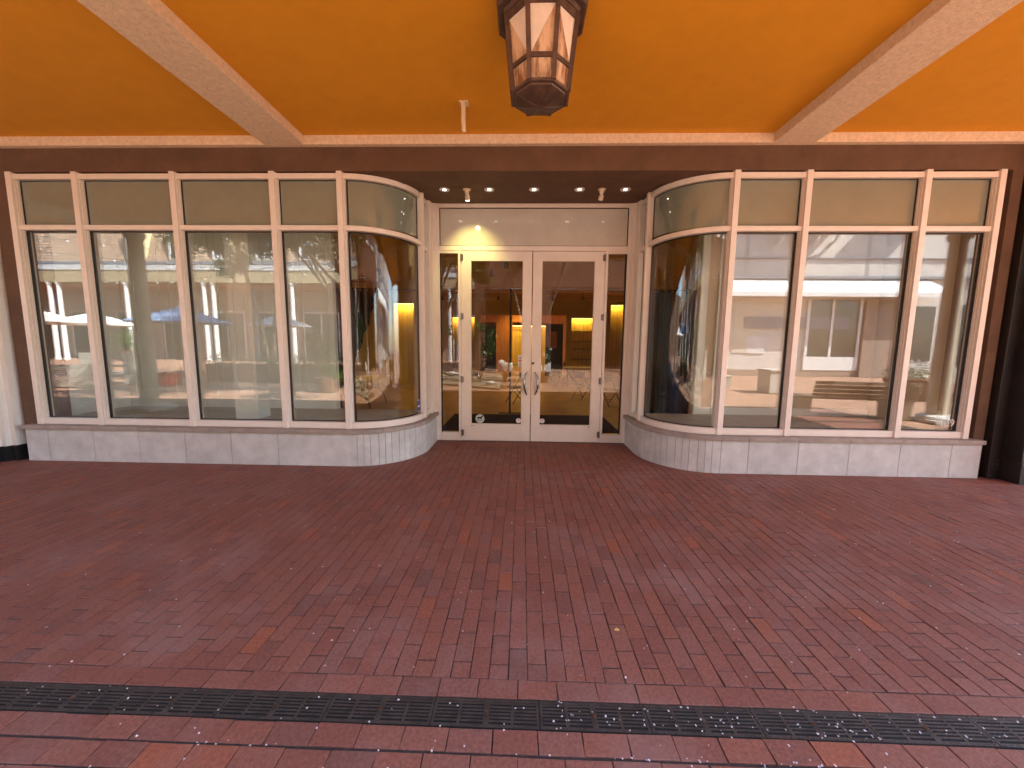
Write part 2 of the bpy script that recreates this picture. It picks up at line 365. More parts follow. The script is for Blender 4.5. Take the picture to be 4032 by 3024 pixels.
# drain grates, one object each
GL = .497
gr0 = None; glist = list(range(-14, 12))
def gx(k): return -.05+GL*k
gr = thing('drain_grate', 'x', 'drain grate', (gx(0), -3.392, 0), 'cast iron grates of the trench drain')
x0, x1, y0, y1 = gx(0)+.002, gx(0)+GL-.002, -3.458, -3.326
fr = MB(); zt = -.001; zb = -.0028
fr.box(x0, x1, y0, y0+.014, zb, zt); fr.box(x0, x1, y1-.014, y1, zb, zt)
cols = [(x0, x0+.012), (x0+.117, x0+.13), (x0+.236, x0+.262), (x0+.363, x0+.376), (x1-.012, x1)]
for a, b in cols: fr.box(a, b, y0+.014, y1-.014, zb, zt)
for a, b in zip(cols, cols[1:]):
    for i in range(6):
        yy = y0+.0245+i*.0165
        fr.box(a[1], b[0], yy, yy+.0086, zb, zt-.0003)
for i in range(16):
    for yy in (y0+.007, y1-.007): fr.cyl((x0+.02+i*.0303, yy), .0028, zt, zt+.0012, 6)
fr.build('grate_frame', M['iron'], gr)
MB().cyl((x0+.249, y0+.066), .0105, zt, zt+.003, 14).cyl((x0+.249, y0+.066), .005, zt+.003, zt+.0042, 8).build('bolt', M['hinge'], gr)
gr['label'] = 'slotted iron drain grate set in the brick paving between the red courses'
for k in glist:
    if k: dup(gr, (gx(k), -3.392, 0))

# petals and crumbs
pm = MB()
def petal(x, y, s0):
    s0 *= 1.3; s = s0
    a = rnd.uniform(0, 6.28); n = rnd.choice((3, 4, 5))
    z0 = .004
    for i in range(n):
        b = a+i*6.28/n+rnd.uniform(-.4, .4); r = s*rnd.uniform(.6, 1.1); w = s*.45
        s = s0*1.0; d = Vector((math.cos(b), math.sin(b), 0)); e = Vector((-d.y, d.x, 0))
        p = Vector((x, y, z0))
        pm.add([p, p+d*r*.6+e*w+Vector((0, 0, s*.5)), p+d*r+Vector((0, 0, s*rnd.uniform(.1, .7))), p+d*r*.6-e*w+Vector((0, 0, s*.2))], [(0, 1, 2, 3)])
for i in range(170):   # along the drain and the near courses
    x = rnd.uniform(-2.6, 3.0); x = x if rnd.random() < .35 else rnd.uniform(0, 2.9)
    petal(x, rnd.uniform(-3.46, -3.33), rnd.uniform(.002, .0052))
for i in range(95):
    x = rnd.uniform(-2, 2.6) if rnd.random() < .5 else rnd.uniform(.1, 2.6)
    petal(x, rnd.choice((-3.567, -3.67, -3.568))+rnd.gauss(0, .007), rnd.uniform(.002, .005))
for i in range(70): petal(rnd.uniform(-2, 2.8), rnd.uniform(-3.9, -3.46), rnd.uniform(.002, .005))
for i in range(170): petal(rnd.uniform(-4, 5), rnd.uniform(-3.2, -.3)-.3*rnd.random(), rnd.uniform(.003, .0065))
for i in range(60): petal(rnd.uniform(-1.5, 3.5), rnd.uniform(-3.2, -2), rnd.uniform(.002, .005))
tag(pm.build('fallen_petals', M['petal']), 'tiny pale pink petals scattered over bricks and drain', 'petals', kind='stuff')
lf = MB().add([(.42, -2.87, .004), (.435, -2.855, .009), (.452, -2.862, .006), (.448, -2.876, .005)], [(0, 1, 2, 3)]).build('dry_leaf', M['dleaf'])
tag(lf, 'single yellow dry leaf lying on the bricks before the drain', 'leaf')

# ================================================================ SHOP BUILDING
shop = thing('shop_building', 'brown rendered shopfront under an orange arcade ceiling with two curved display windows', 'building')
def zs(y): return .07*max(0, y)
# wall: band above windows and end pilasters
w = MB().box(-7.16, 5.93, .02, .4, 3.866, 4.6)
w.box(-7.16, -6.95, .021, .4, .0, 3.866); w.box(5.80, 5.93, .021, .4, 0, 3.866)
w.box(-7.0, -6.93, .13, .4, .46, 3.866); w.box(5.70, 5.80, .12, .4, .46, 3.866)
w.box(-46, -7.7, .1, .4, 0, 4.6); w.box(6.9, 14, .1, .4, 0, 4.6)
w.build('wall', M['brown'], shop)

sf = MB().add([(-6.9, .4, 3.868), (5.7, .4, 3.868), (5.7, .03, 3.866), (-6.9, .03, 3.866), (-1.9, 1.46, 3.961), (1.9, 1.46, 3.961), (-1.9, .4, 3.892), (1.9, .4, 3.892)], [])
sf = MB().add([(-2.7, .021, 3.8655), (2.7, .021, 3.8655), (2.7, 1.5, 3.964), (-2.7, 1.5, 3.964), (-2.7, .021, 4.0), (2.7, .021, 4.0), (2.7, 1.5, 4.0), (-2.7, 1.5, 4.0)],
              [(0, 1, 2, 3), (4, 7, 6, 5), (0, 4, 5, 1), (1, 5, 6, 2), (2, 6, 7, 3), (3, 7, 4, 0)])
sf.build('soffit', M['brown'], shop)
# arcade
MB().box(-46, 10.1, -3.6, .3, 4.266, 4.42).build('arcade_ceiling', M['orange'], shop)
MB().box(-46, 10.2, -3.62, .099, 4.422, 4.62).build('arcade_roof', M['fascia'], shop)
MB().box(-46, 10.2, .1, 9, 4.422, 8.2).build('upper_storeys', M['facade_tan'], shop)
for xc in (-9.45, -3.178, 3.113, 9.4):
    y1 = -3.35
    MB().box(xc-.25, xc+.25, y1, -.052, 4.153, 4.268).build('beam', M['beam'], shop, bevel=.006)
MB().box(-14, 10.1, -.05, .0215, 4.155, 4.267).build('cornice_trim', M['beam'], shop, bevel=.005)
MB().box(-46, 10.19, -3.615, -3.3, 4.1545, 4.42).build('edge_beam', M['beam'], shop)
for cx, cyy, r in ((-22, -3.74, .19), (-15.7, -3.74, .19), (-9.2, -3.74, .18), (9.38, -3.74, .18)):
    cyy = -3.58; c = MB().lathe((cx, cyy), [(r, .16), (r*.97, 1.5), (r*.85, 4.0), (r*1.1, 4.06), (r*1.15, 4.153)], 24).build('column', M['columnp'], shop, smooth=True)
    MB().box(cx-.36, cx+.36, cyy-.36, cyy+.36, 0, .07).lathe((cx, cyy), [(.33, .07), (.35, .10), (.32, .14), (.24, .17)], 24).build('column_base', M['trimwhite'], c)

# ---- window banks
FC = (-2.5, .83)
def path(part, d, mir, n=26):
    """plan polyline at depth d behind the face: part = list of ('s',xa,xb) / ('a',a0,a1) / ('r',ya,yb)"""
    r = .83-d; p = []
    for q in part:
        if q[0] == 's': p += [(q[1], d), (q[2], d)]
        elif q[0] == 'a':
            k = max(2, int(n*abs(q[2]-q[1])/90))
            p += [(FC[0]+r*math.cos(R_(q[1]+(q[2]-q[1])*i/k)), FC[1]+r*math.sin(R_(q[1]+(q[2]-q[1])*i/k))) for i in range(k+1)]
        else: p += [(FC[0]+r, q[1]), (FC[0]+r, q[2])]
    out = [p[0]]
    for a in p[1:]:
        if (a[0]-out[-1][0])**2+(a[1]-out[-1][1])**2 > 1e-8: out.append(a)
    return [(-x, y) for x, y in out] if mir else out
def band(mb, part, d0, d1, z0, z1, mir, slope=False):
    mb.strip(path(part, d0, mir), path(part, d1, mir), z0, z1, zs if slope else None); return mb
ZB, ZT = .516, 3.846
for mir in (False, True):
    mul = [-6.906, -6.02, -4.714, -3.402, -2.523] if not mir else [-5.676, -4.800, -3.374, -2.494]
    end = mul[0]
    dw = MB()   # the bank: bottom, middle and top rails in one carcass
    segs = [('s', end, FC[0]), ('a', -90, 0), ('r', .83, 1.235)]
    # plinth below
    pl = MB(); jt = MB()
    pe = -7.06 if not mir else -5.838
    jt.strip(path([('s', pe+.01, FC[0]), ('a', -90, 0), ('r', .83, 1.376)], -.02, mir), path([('s', pe+.01, FC[0]), ('a', -90, 0), ('r', .83, 1.376)], .06, mir), 0, .452)
    pobj = jt.build('plinth', M['joint'], shop)
    js = ([-6.74, -6.09, -5.44, -4.79, -4.14, -3.486, -2.48] if not mir else [-5.46, -4.81, -4.16, -3.506, -2.86, -2.5])
    xs = [pe]+js
    gap = .0036
    for a, b in zip(xs, xs[1:]):
        band(pl, [('s', a+gap, b-gap)], -.052, -.018, .002, .45, mir)
    wid = [9.2]*30 if not mir else [9.6]*30
    a = -90; k = 0
    while a < -1:
        b = min(a+(5.6 if k % 3 else 7.2), 0); band(pl, [('a', a+.16, b-.16)], -.052, -.018, .002, .45, mir); a = b; k += 1
    for a, b in ((.832, 1.1), (1.104, 1.374)): band(pl, [('r', a, b)], -.052, -.018, .002, .45, mir)
    pl.build('stone_cladding', M['stone'], pobj)
    cp = MB(); cs = [pe-.006]+[x+.02 for x in js[:-1]]+[FC[0]]
    for a, b in zip(cs, cs[1:]): band(cp, [('s', a+.001, b-.001)], -.088, .14, .456, .512, mir)
    for a, b in ((-90, -61), (-60.8, -31), (-30.8, 0)): band(cp, [('a', a, b)], -.088, .14, .456, .512, mir)
    band(cp, [('r', .832, 1.376)], -.088, .14, .456, .512, mir)
    cp.build('sill_cap', M['cap'], pobj, bevel=.004)
    # frame
    fo = thing('x', 'y', 'z'); bpy.data.objects.remove(fo)
    wr = MB()
    band(wr, segs, .022, .135, .512, .597, mir); win = wr.build('display_window', M['frame'], shop, bevel=.004)
    win['label'] = 'wide display window with five flat-topped bays and a curved end' if not mir else 'display window bank with figures 129 in its last bay'
    band(MB(), segs, .022, .135, 3.142, 3.209, mir).build('transom_rail', M['frame'], win, bevel=.012)
    band(MB(), segs, .022, .135, 3.779, ZT, mir, True).build('head_rail', M['frame'], win, bevel=.006)
    sgn = -1 if mir else 1
    for i, x in enumerate(mul):
        mm = MB(); X = x*sgn
        mm.box(X-.036, X+.036, .0, .052, ZB-.004, 3.866); mm.box(X-.05, X+.05, .0525, .142, ZB-.003, 3.864)
        mm.box(X-.043, X+.043, .03, .0524, ZB-.0035, 3.865)
        mm.build('mullion', M['frame'], win, bevel=.004)
    for (ya, yb) in ((.835, .905), (1.2, 1.255)):
        mm = MB(); X0, X1 = (FC[0]+.83+.006, FC[0]+.83-.12); X0 *= sgn; X1 *= sgn
        mm.box(min(X0, X1), max(X0, X1), ya, yb, ZB-.003, ZT+.07*ya+.016)
        mm.build('mullion', M['frame'], win, bevel=.004)
    # gaskets and panes
    cells = []
    ms = mul
    for a, b in zip(ms, ms[1:]): cells.append([('s', a+.05, b-.05)])
    cells.append([('s', ms[-1]+.05, FC[0]), ('a', -90, 0)] if ms[-1]+.05 < FC[0] else [('a', -87, 0)])
    cells.append([('r', .905, 1.2)])
    def inset(cell, e):
        c = [list(q) for q in cell]
        if c[0][0] == 'a': c[0][1] += e/.83*57.3
        else: c[0][1] += e
        if c[-1][0] == 'a': c[-1][2] -= e/.83*57.3
        else: c[-1][2] -= e
        return [tuple(q) for q in c]
    ge = .011
    for cell in cells:
        ga = MB()
        for z0, z1, sl_ in ((.597, 3.142, False), (3.209, 3.779, True)):
            band(ga, cell, .080, .114, z0, z0+ge, mir)
            band(ga, cell, .080, .114, z1-ge, z1, mir, sl_)
            for e0, e1 in ((0, 1), (1, 0)):
                c0 = inset(cell, 0)
                if e0:
                    q = c0[-1]; w_ = ge/.83*57.3 if q[0] == 'a' else ge
                    band(ga, [(q[0], q[2]-w_, q[2])], .0802, .1138, z0+ge, z1-ge+(zs(.83) if sl_ and q[0] != 's' else 0), mir)
                else:
                    q = c0[0]; w_ = ge/.83*57.3 if q[0] == 'a' else ge
                    band(ga, [(q[0], q[1], q[1]+w_)], .0802, .1138, z0+ge, z1-ge+(zs(.9) if sl_ and q[0] == 'r' else 0), mir)
        ga.build('gasket', M['gasket'], win)
        ce = inset(cell, ge*.6)
        for dd, nm in ((.088, 'window_pane'),):
            gm = MB(); pp = path(ce, dd, mir); qq = path(ce, dd+.022, mir)
            gm.strip(pp, qq, .6, 3.14)
            o = gm.build(nm, M['curvedglass'] if len(pp) > 3 else M['glass'], win, smooth=len(pp) > 3)
        sp = MB(); band(sp, ce, .09, .108, 3.212, 3.776, mir, True)
        sp.build('spandrel_panel', M['spandrel'], win, smooth=True)
# mullion screw dots
# ---- entrance
YD = 1.377
ent = MB()
for s in (-1, 1):
    a, b = sorted((s*1.545, s*1.648)); ent.box(a, b, YD-.0, YD+.11, 0, 3.96)
    a, b = sorted((s*1.600, s*1.660)); ent.box(a, b, YD-.022, YD+.02, .0, 3.958)
    a, b = sorted((s*1.648, s*1.80)); ent.box(a, b, 1.256, YD+.1, .0, 3.958) if False else None
ent.box(-1.5445, 1.5445, YD+.001, YD+.11, 3.895, 3.955)
ent.box(-1.5445, 1.5445, YD-.006, YD+.11, 3.212, 3.288)
for s in (-1, 1):
    a, b = sorted((s*1.192, s*1.2355)); ent.box(a, b, YD-.004, YD+.11, 0, 3.2115)
    a, b = sorted((s*1.2365, s*1.5442)); ent.box(a, b, YD+.003, YD+.10, 3.172, 3.2112); ent.box(a, b, YD+.003, YD+.10, 0, .152)
frame = ent.build('entrance_frame', M['frame'], shop, bevel=.003)
for s in (-1, 1):   # filler panels between window return and door frame
    a, b = sorted((s*1.655, s*1.79)); MB().box(a, b, 1.2565, YD+.1, .0, 3.96).build('filler_panel', M['frame'], frame, bevel=.003)
gk = MB(); gk.box(-1.5445, 1.5445, YD+.03, YD+.06, 3.2885, 3.302).box(-1.5445, 1.5445, YD+.03, YD+.06, 3.883, 3.8945)
for s in (-1, 1):
    a, b = sorted((s*1.532, s*1.5445)); gk.box(a, b, YD+.0302, YD+.0598, 3.302, 3.883)
    a, b = sorted((s*1.524, s*1.5443)); gk.box(a, b, YD+.0302, YD+.0598, .153, 3.171)
    a, b = sorted((s*1.2366, s*1.242)); gk.box(a, b, YD+.0302, YD+.0598, .153, 3.171)
gk.build('gasket', M['gasket'], frame)
MB().box(-1.5318, 1.5318, YD+.036, YD+.05, 3.3022, 3.8828).build('transom_panel', M['transompanel'], frame)
for s in (-1, 1):
    a, b = sorted((s*1.2425, s*1.5235)); MB().box(a, b, YD+.04, YD+.056, .153, 3.1705).build('sidelight_pane', M['doorglass'], frame)
for s in (-1, 1):
    d = MB(); y0, y1 = YD+.006, YD+.058
    def bx(xa, xb, z0, z1, e=0):
        a, b = sorted((s*xa, s*xb)); d.box(a, b, y0+e, y1-e, z0, z1)
    bx(.007, .157, .012, 3.206); bx(1.026, 1.188, .012, 3.206); bx(.1572, 1.0258, 3.05, 3.206, .0005); bx(.1572, 1.0258, .012, .308, .0005)
    do = d.build('door', M['frame'], shop, bevel=.0025)
    do['label'] = 'cream framed glass door leaf with ' + ('dog sticker and opening notice' if s < 0 else 'keyhole in its stile')
    a, b = sorted((s*.1575, s*1.0255)); MB().box(a, b, YD+.026, YD+.038, .3085, 3.0495).build('door_glass', M['doorglass'], do)
    e = MB()
    for xa, xb, z0, z1 in ((.1573, .164, .309, 3.049), (1.019, 1.0257, .309, 3.049)):
        p, q = sorted((s*xa, s*xb)); e.box(p, q, YD+.016, YD+.048, z0, z1)
    e.build('gasket', M['gasket'] if False else M['frame'], do)
    # bowed pull
    pts = []; rr = []
    for i in range(15):
        tt = i/14*2-1
        pts.append((s*(.066+.05*(1-tt*tt)), YD-.05-.0*(1-tt*tt)+.045*tt*tt, 1.022+.198*tt)); rr.append(.007+.013*(1-abs(tt)**2.2))
    MB().tube(pts, rr, 10).build('handle', M['steel'], do, smooth=True)
    for zh in (3.104, 2.143, 1.078, .151):
        h = MB().cyl((s*1.178, YD-.016), .0165, zh-.055, zh-.002, 12).cyl((s*1.178, YD-.016), .0165, zh+.002, zh+.055, 12)
        a, b = sorted((s*1.15, s*1.205)); h.box(a, b, YD-.003, YD+.004, zh-.045, zh+.045)
        h.build('hinge', M['hinge'], do, smooth=True)
    if s > 0:
        lk = MB().ring([[(.031+r*math.cos(i*.3927), yy, 1.368+r*math.sin(i*.3927)) for i in range(16)] for r, yy in ((.022, YD+.006), (.022, YD-.004), (.014, YD-.008))])
        lk.build('lock', M['bronze'], do)
    a, b = sorted((s*.985, s*1.03)); MB().box(a, b, YD+.0035, YD+.007, .27, .279).build('badge', M['hinge'], do)
    # stickers on the glass
    yst = YD+.0245
    oc = MB().ring([[(s*.205+r*math.cos(R_(22.5+45*i)), yy, .37+r*math.sin(R_(22.5+45*i))) for i in range(8)] for r, yy in ((.045, yst+.001), (.045, yst))]).build('octagon_sticker', M['paperw'], do)
    MB().ring([[(s*.205+r*math.cos(R_(45*i)), yy, .385+r*math.sin(R_(45*i))) for i in range(8)] for r, yy in ((.012, yst-.0004), (.012, yst-.001))]).build('print', M['red'], oc)
    text('lettering', 'NO\nSOLICITING' if False else 'shop\nsafe', .018, (s*.205, yst-.001, .352), (R_(90), 0, 0), M['ink'], oc) if False else None
    if s < 0:
        dg_ = MB().ring([[(-.873+r*math.cos(R_(11.25*i)), yy, .394+r*math.sin(R_(11.25*i))) for i in range(32)] for r, yy in ((.078, yst+.001), (.078, yst))]).build('dog_sticker', M['stickerw'], do)
        dog = [(-.046, .012), (-.05, .002), (-.046, -.004), (-.04, -.008), (-.038, -.022), (-.034, -.03), (-.026, -.031), (-.028, -.022), (-.022, -.008), (.006, -.009), (.014, -.02), (.016, -.031), (.026, -.031), (.024, -.018), (.028, -.004), (.036, .01), (.044, .022), (.054, .026), (.058, .034), (.05, .036), (.042, .044), (.034, .044), (.024, .03), (.01, .022), (-.026, .022), (-.04, .02)]
        dm = MB().prism([(-.873+px, .404+pz) for px, pz in dog], yst-.0012, yst-.0004, 'y'); dm.build('dog_print', M['ink'], dg_)
        text('lettering', 'Welcome', .03, (-.873, yst-.001, .36), (R_(90), 0, 0), M['ink'], dg_, depth=.0003)
        nt_ = MB().box(-.218, -.166, yst, yst+.001, 1.30, 1.505).build('door_notice', M['paperw'], do)
        MB().box(-.205, -.178, yst-.001, yst-.0002, 1.435, 1.47).build('print', M['bluegrey'], nt_)
        MB().box(-.212, -.172, yst-.001, yst-.0002, 1.398, 1.422).build('print', M['red'], nt_)
        pk = MB()
        for i in range(4):
            pk.box(-.209, -.176-.004*(i % 2), yst-.001, yst-.0002, 1.385-.009*i, 1.389-.009*i)
        for i in range(3): pk.box(-.208, -.178+.003*(i % 2), yst-.001, yst-.0002, 1.34-.010*i, 1.345-.010*i)
        pk.box(-.205, -.18, yst-.001, yst-.0002, 1.305, 1.313); pk.box(-.198, -.184, yst-.001, yst-.0002, 1.482, 1.494)
        pk.build('lettering', M['ink'], nt_)
MB().box(-1.65, 1.65, YD-.03, YD+.12, .0015, .0105).build('threshold', M['bronze'], frame)
# figures on the last bay of the window bank
text('window_number', '129', .135, (5.505, .0845, .70), (R_(90), 0, 0), M['vinyl'], [o for o in bpy.data.objects if o.name.startswith('display_window')][-1], depth=.0006)
# blue sticker on the curved pane: follows the glass
bs = MB(); wl = [o for o in bpy.data.objects if o.name.startswith('display_window')][0]
bsr = MB(); band(bsr, [('a', -9.5, -2)], .083, .0855, .617, .80, False); bo = bsr.build('blue_sticker', M['stickerb'], wl)
b2 = MB(); band(b2, [('a', -9.3, -2.4)], .0822, .0829, .70, .722, False)
for i in range(5):
    a = -9.1+i*1.45
    band(b2, [('a', a, a+.7)], .0822, .0829, .80, .815, False); band(b2, [('a', a, a+.8)], .0822, .0829, .622, .632, False)
b2.build('lettering', M['paperw'], bo)

# ---- recessed lamps in the recess soffit
def zsoff(y): return 3.8655+(y-.021)*.0666
yl = .70; zl = zsoff(yl)
dl = thing('recessed_downlight', 'x', 'ceiling light', (-1.311, yl, zl), 'recessed downlights over the entrance')
ro = MB().lathe((-1.311, yl), [(.074, zl-.004), (.074, zl-.009), (.062, zl-.009), (.06, zl+.02)], 24, cap=False).build('trim_ring', M['white'], dl, smooth=True)
MB().lathe((-1.311, yl), [(.0605, zl-.006), (.045, zl-.0045), (.025, zl-.003)], 24).build('reflector', M['chrome'], dl, smooth=True)
MB().lathe((-1.311, yl), [(.026, zl-.0065), (.02, zl-.010), (.004, zl-.012)], 16).build('bulb', M['lens2'], dl, smooth=True)
lab = ['downlight at the curved window end of the soffit row, beside the tilted lit spotlight', 'downlight between the lit spotlight and the centre one', 'downlight over the meeting stiles of the doors', 'downlight between the centre one and the unlit spotlight', 'last downlight of the row, beyond the unlit spotlight']
dl['label'] = lab[0]
for k, x in enumerate((-.66, -.012, .64, 1.292)): dup(dl, (x, yl, zl), lab[k+1])
def spot(x, lit, label):
    t = thing('spotlight', label, 'spotlight', (x, yl, zl), 'tilting spotlights over the entrance')
    MB().cyl((x, yl), .058, zl-.008, zl+.002, 20).build('trim_ring', M['ivory'], t, smooth=True)
    aim = Vector((x+(.0 if lit else -.05), YD+.02, 3.12))-Vector((x, yl, zl)); aim.normalize()
    p0 = Vector((x, yl, zl+.01)); dirn = Vector((aim.x*.4, .1, -1)).normalized()
    MB().tube([p0, p0+dirn*.055, p0+dirn*.075+aim*.03, p0+dirn*.08+aim*.075], [.034, .034, .036, .036], 14).build('lamp_head', M['ivory'], t, smooth=True)
    pe = p0+dirn*.08+aim*.0765
    MB().tube([pe, pe+aim*.003], [.03, .029], 14).build('lamp_face', M['lens'] if lit else M['chrome'], t)
    if lit:
        ld = bpy.data.lights.new('spot_beam', 'SPOT'); ld.energy = 9; ld.color = (1, .84, .27); ld.spot_size = R_(80); ld.spot_blend = 1.0; ld.shadow_soft_size = .02
        lo = bpy.data.objects.new('spot_beam', ld); C.objects.link(lo); lo.parent = t; lo.location = pe+aim*.01-Vector((x, yl, zl)); lo.rotation_euler = aim.to_track_quat('-Z', 'Y').to_euler()
spot(-.983, True, 'lit ivory spotlight throwing a yellow pool on the glass panel')
spot(.958, False, 'unlit ivory spotlight tilted away, near the end of the downlight row')

# ---- neighbours at both ends
ns = thing('white_pilaster', 'white stepped pilaster on a black stone base beside the brown wall', 'pilaster', (-7.4, -.1, 0))
sh = MB().box(-7.275, -7.215, -.05, .1, .215, 4.15).box(-7.34, -7.2755, -.11, .1, .215, 4.15).box(-8.2, -7.3405, -.17, .1, .215, 4.15)
sh.build('shaft', M['white'], ns)
MB().box(-7.275, -7.205, -.065, .1, 0, .2145).box(-7.345, -7.2755, -.125, .1, 0, .2145).box(-8.2, -7.3455, -.185, .1, 0, .2145).box(-7.2045, -7.165, .06, .1, 0, 4.15).build('base_stone_and_gap_strip', M['blackbase'], ns)  # last, tall thin box is a black strip backing the gap beside the wall
dp = thing('bronze_pier', 'dark bronze metal pier with bolted base at the end of the window plinth', 'pier', (6.4, -.1, 0))
MB().box(5.955, 6.1, -.05, .1, .262, 4.15).box(6.1005, 7.0, -.25, .1, .262, 4.15).build('shaft', M['darkpier'], dp, bevel=.004)
MB().box(5.95, 6.1, -.056, .1, 0, .258).box(6.1005, 7.0, -.256, .1, 0, .258).build('base_panel', M['darkpier'], dp, bevel=.004)
for x, y_, z_ in ((5.99, -.056, .2), (5.985, -.056, .04), (6.06, -.056, .2), (6.18, -.256, .21), (6.18, -.256, .05)):
    MB().ring([[(x+.009*math.cos(i*.785), y_-e, z_+.009*math.sin(i*.785)) for i in range(8)] for e in (0, .006)]).build('bolt', M['hinge'], dp)

# ================================================================ LANTERN
LC = (-.04, -1.835)
lt = thing('ceiling_lantern', 'octagonal bronze lantern with opal and streaked amber panes on the orange ceiling', 'lantern', (LC[0], LC[1], 4.265))
K8 = 1/math.cos(R_(22.5))
def octo(wf, z): return [(LC[0]+wf/2*K8*math.cos(R_(22.5+45*i)), LC[1]+wf/2*K8*math.sin(R_(22.5+45*i)), z) for i in range(8)]
MB().ring([octo(.66, 4.2655), octo(.66, 4.14), octo(.635, 4.13)]).build('mount_plate', M['bronze'], lt, bevel=.004)
MB().ring([octo(.56, 4.1295), octo(.545, 4.10)]).build('collar', M['bronze'], lt, bevel=.003)
ZA, ZM, ZL = 4.10, 3.743, 3.588
def wz(z): return .415+(.522-.415)*(z-ZL)/(ZA-ZL)
fr = MB()
for i in range(8):
    a = Vector(octo(wz(ZA), ZA)[i]); b = Vector(octo(wz(ZL), ZL)[i])
    fr.bar(a, b, .034, .034)
for z0, z1, g_ in ((ZA-.05, ZA, .004), (ZM-.014, ZM+.014, .014), (ZL-.001, ZL+.014, .006)):
    o0, o1 = octo(wz(z0)+g_, z0), octo(wz(z1)+g_, z1); i0, i1 = octo(wz(z0)-.03, z0), octo(wz(z1)-.03, z1)
    for i in range(8):
        j = (i+1) % 8
        fr.add([o0[i], o0[j], i0[j], i0[i], o1[i], o1[j], i1[j], i1[i]], [(0, 3, 2, 1), (4, 5, 6, 7), (0, 1, 5, 4), (2, 3, 7, 6), (1, 2, 6, 5), (3, 0, 4, 7)])
lf_ = fr.build('lantern_frame', M['bronze'], lt)
def lp(i, f, z, ins=.012):
    o = octo(wz(z)-ins, z); a = Vector(o[i]); b = Vector(o[(i+1) % 8]); return a.lerp(b, f)
def slab(ps):
    c = Vector((LC[0], LC[1], 0)); q = []
    for p in ps:
        n = Vector((p.x-c.x, p.y-c.y, 0)).normalized(); q.append(p-n*.004)
    n = len(ps)
    return MB().add([tuple(p) for p in ps]+[tuple(p) for p in q], [tuple(range(n)), tuple(range(n, 2*n))[::-1]]+[(i, n+i, n+(i+1) % n, (i+1) % n) for i in range(n)])
zu0, zu1 = ZM+.014, ZA-.045
for i in range(8):
    # face 5 looks at the camera; triangles lean alternately
    lean = (i % 2 == 1)
    A, B, Cc, D = lp(i, .06, zu0), lp(i, .94, zu0), lp(i, .94, zu1), lp(i, .06, zu1)
    if lean: slab([A, B, Cc]).build('amber_pane', M['amber'], lt); slab([A, Cc, D]).build('opal_pane', M['opal'], lt)
    elif i == 4: slab([A, B, D]).build('amber_pane', M['amber'], lt); slab([B, Cc, D]).build('opal_pane', M['opal'], lt)
    else: slab([A, B, D]).build('amber_pane', M['amber'], lt); slab([B, Cc, D]).build('opal_pane', M['opal'], lt)
    slab([lp(i, .06, ZL+.013), lp(i, .94, ZL+.013), lp(i, .94, ZM-.014), lp(i, .06, ZM-.014)]).build('amber_pane', M['amber'], lt)
cap = MB().ring([octo(.425, ZL-.0015), octo(.42, ZL-.006), octo(.37, ZL-.008), octo(.365, ZL-.016), octo(.012, ZL-.066)])
cap.build('bottom_cap', M['bronze'], lt, bevel=.002)
rb_ = MB()
for i in range(8): rb_.bar(Vector(octo(.365, ZL-.018)[i]), Vector(octo(.012, ZL-.067)[i]), .007, .007)
rb_.build('cap_rib', M['bronze'], lt)

# sign bracket hanging from the ceiling
sb = thing('sign_bracket', 'ivory sign bracket hanging bare from the orange ceiling', 'bracket', (-.80, -.70, 4.265))
MB().box(-.862, -.765, -.70, -.605, 4.252, 4.2665).build('mount_plate', M['ivory'], sb, bevel=.02)
MB().prism([(-.692, 4.252), (-.612, 4.252), (-.612, 3.985), (-.64, 3.985), (-.692, 4.065)], -.838, -.798, 'x').build('blade', M['ivory'], sb, bevel=.006)

# ================================================================ DISPLAY ROOMS AND SHOP INTERIOR
room = MB()
left_floor = MB().prism([(-7.2, .14), (-2.52, .14), (-1.85, .8), (-1.79, 1.26), (-1.79, 1.5), (-7.2, 1.5)], .30, .5145).build('display_floor', M['disp_floor'], shop)
right_floor = MB().prism([(5.8, .14), (2.52, .14), (1.85, .8), (1.79, 1.26), (1.79, 1.5), (5.8, 1.5)], .30, .5145).build('display_floor', M['disp_floor'], shop)
# left display back wall: panelled
bw = MB().box(-7.2, -3.42, 1.505, 1.6, .0, 3.95).box(-7.3, -7.201, .14, 1.6, .0, 3.95)
bwo = bw.build('display_back_wall', M['disp_wall'], shop)
pn = MB(); x = -7.15
pn.box(-7.195, -3.43, 1.47, 1.5045, .516, .68); pn.box(-7.1995, -7.17, .2, 1.468, .516, .68)
for k in range(5):
    x = -7.14+k*.745
    pn.box(x, x+.09, 1.472, 1.5046, .6805, 3.9)
    pn.box(x+.18, x+.66, 1.488, 1.5042, .80, .825); pn.box(x+.18, x+.205, 1.488, 1.5042, .826, 3.6); pn.box(x+.635, x+.66, 1.488, 1.5042, .826, 3.6)
pn.build('panel_moulding', M['disp_wall'], bwo)
pp_ = thing('panelled_post', 'white panelled display post standing close behind the glass', 'display post', (-4.33, .64, .5145))
MB().box(-4.515, -4.155, .54, .80, .515, 3.9).build('post_body', M['disp_wall'], pp_)
q = MB()
for a, b, c, d_ in ((-4.45, -4.43, .62, 3.7), (-4.24, -4.22, .62, 3.7), (-4.4295, -4.2405, .62, .64)): q.box(a, b, .53, .5395, c, d_)
q.build('panel_moulding', M['disp_wall'], pp_)
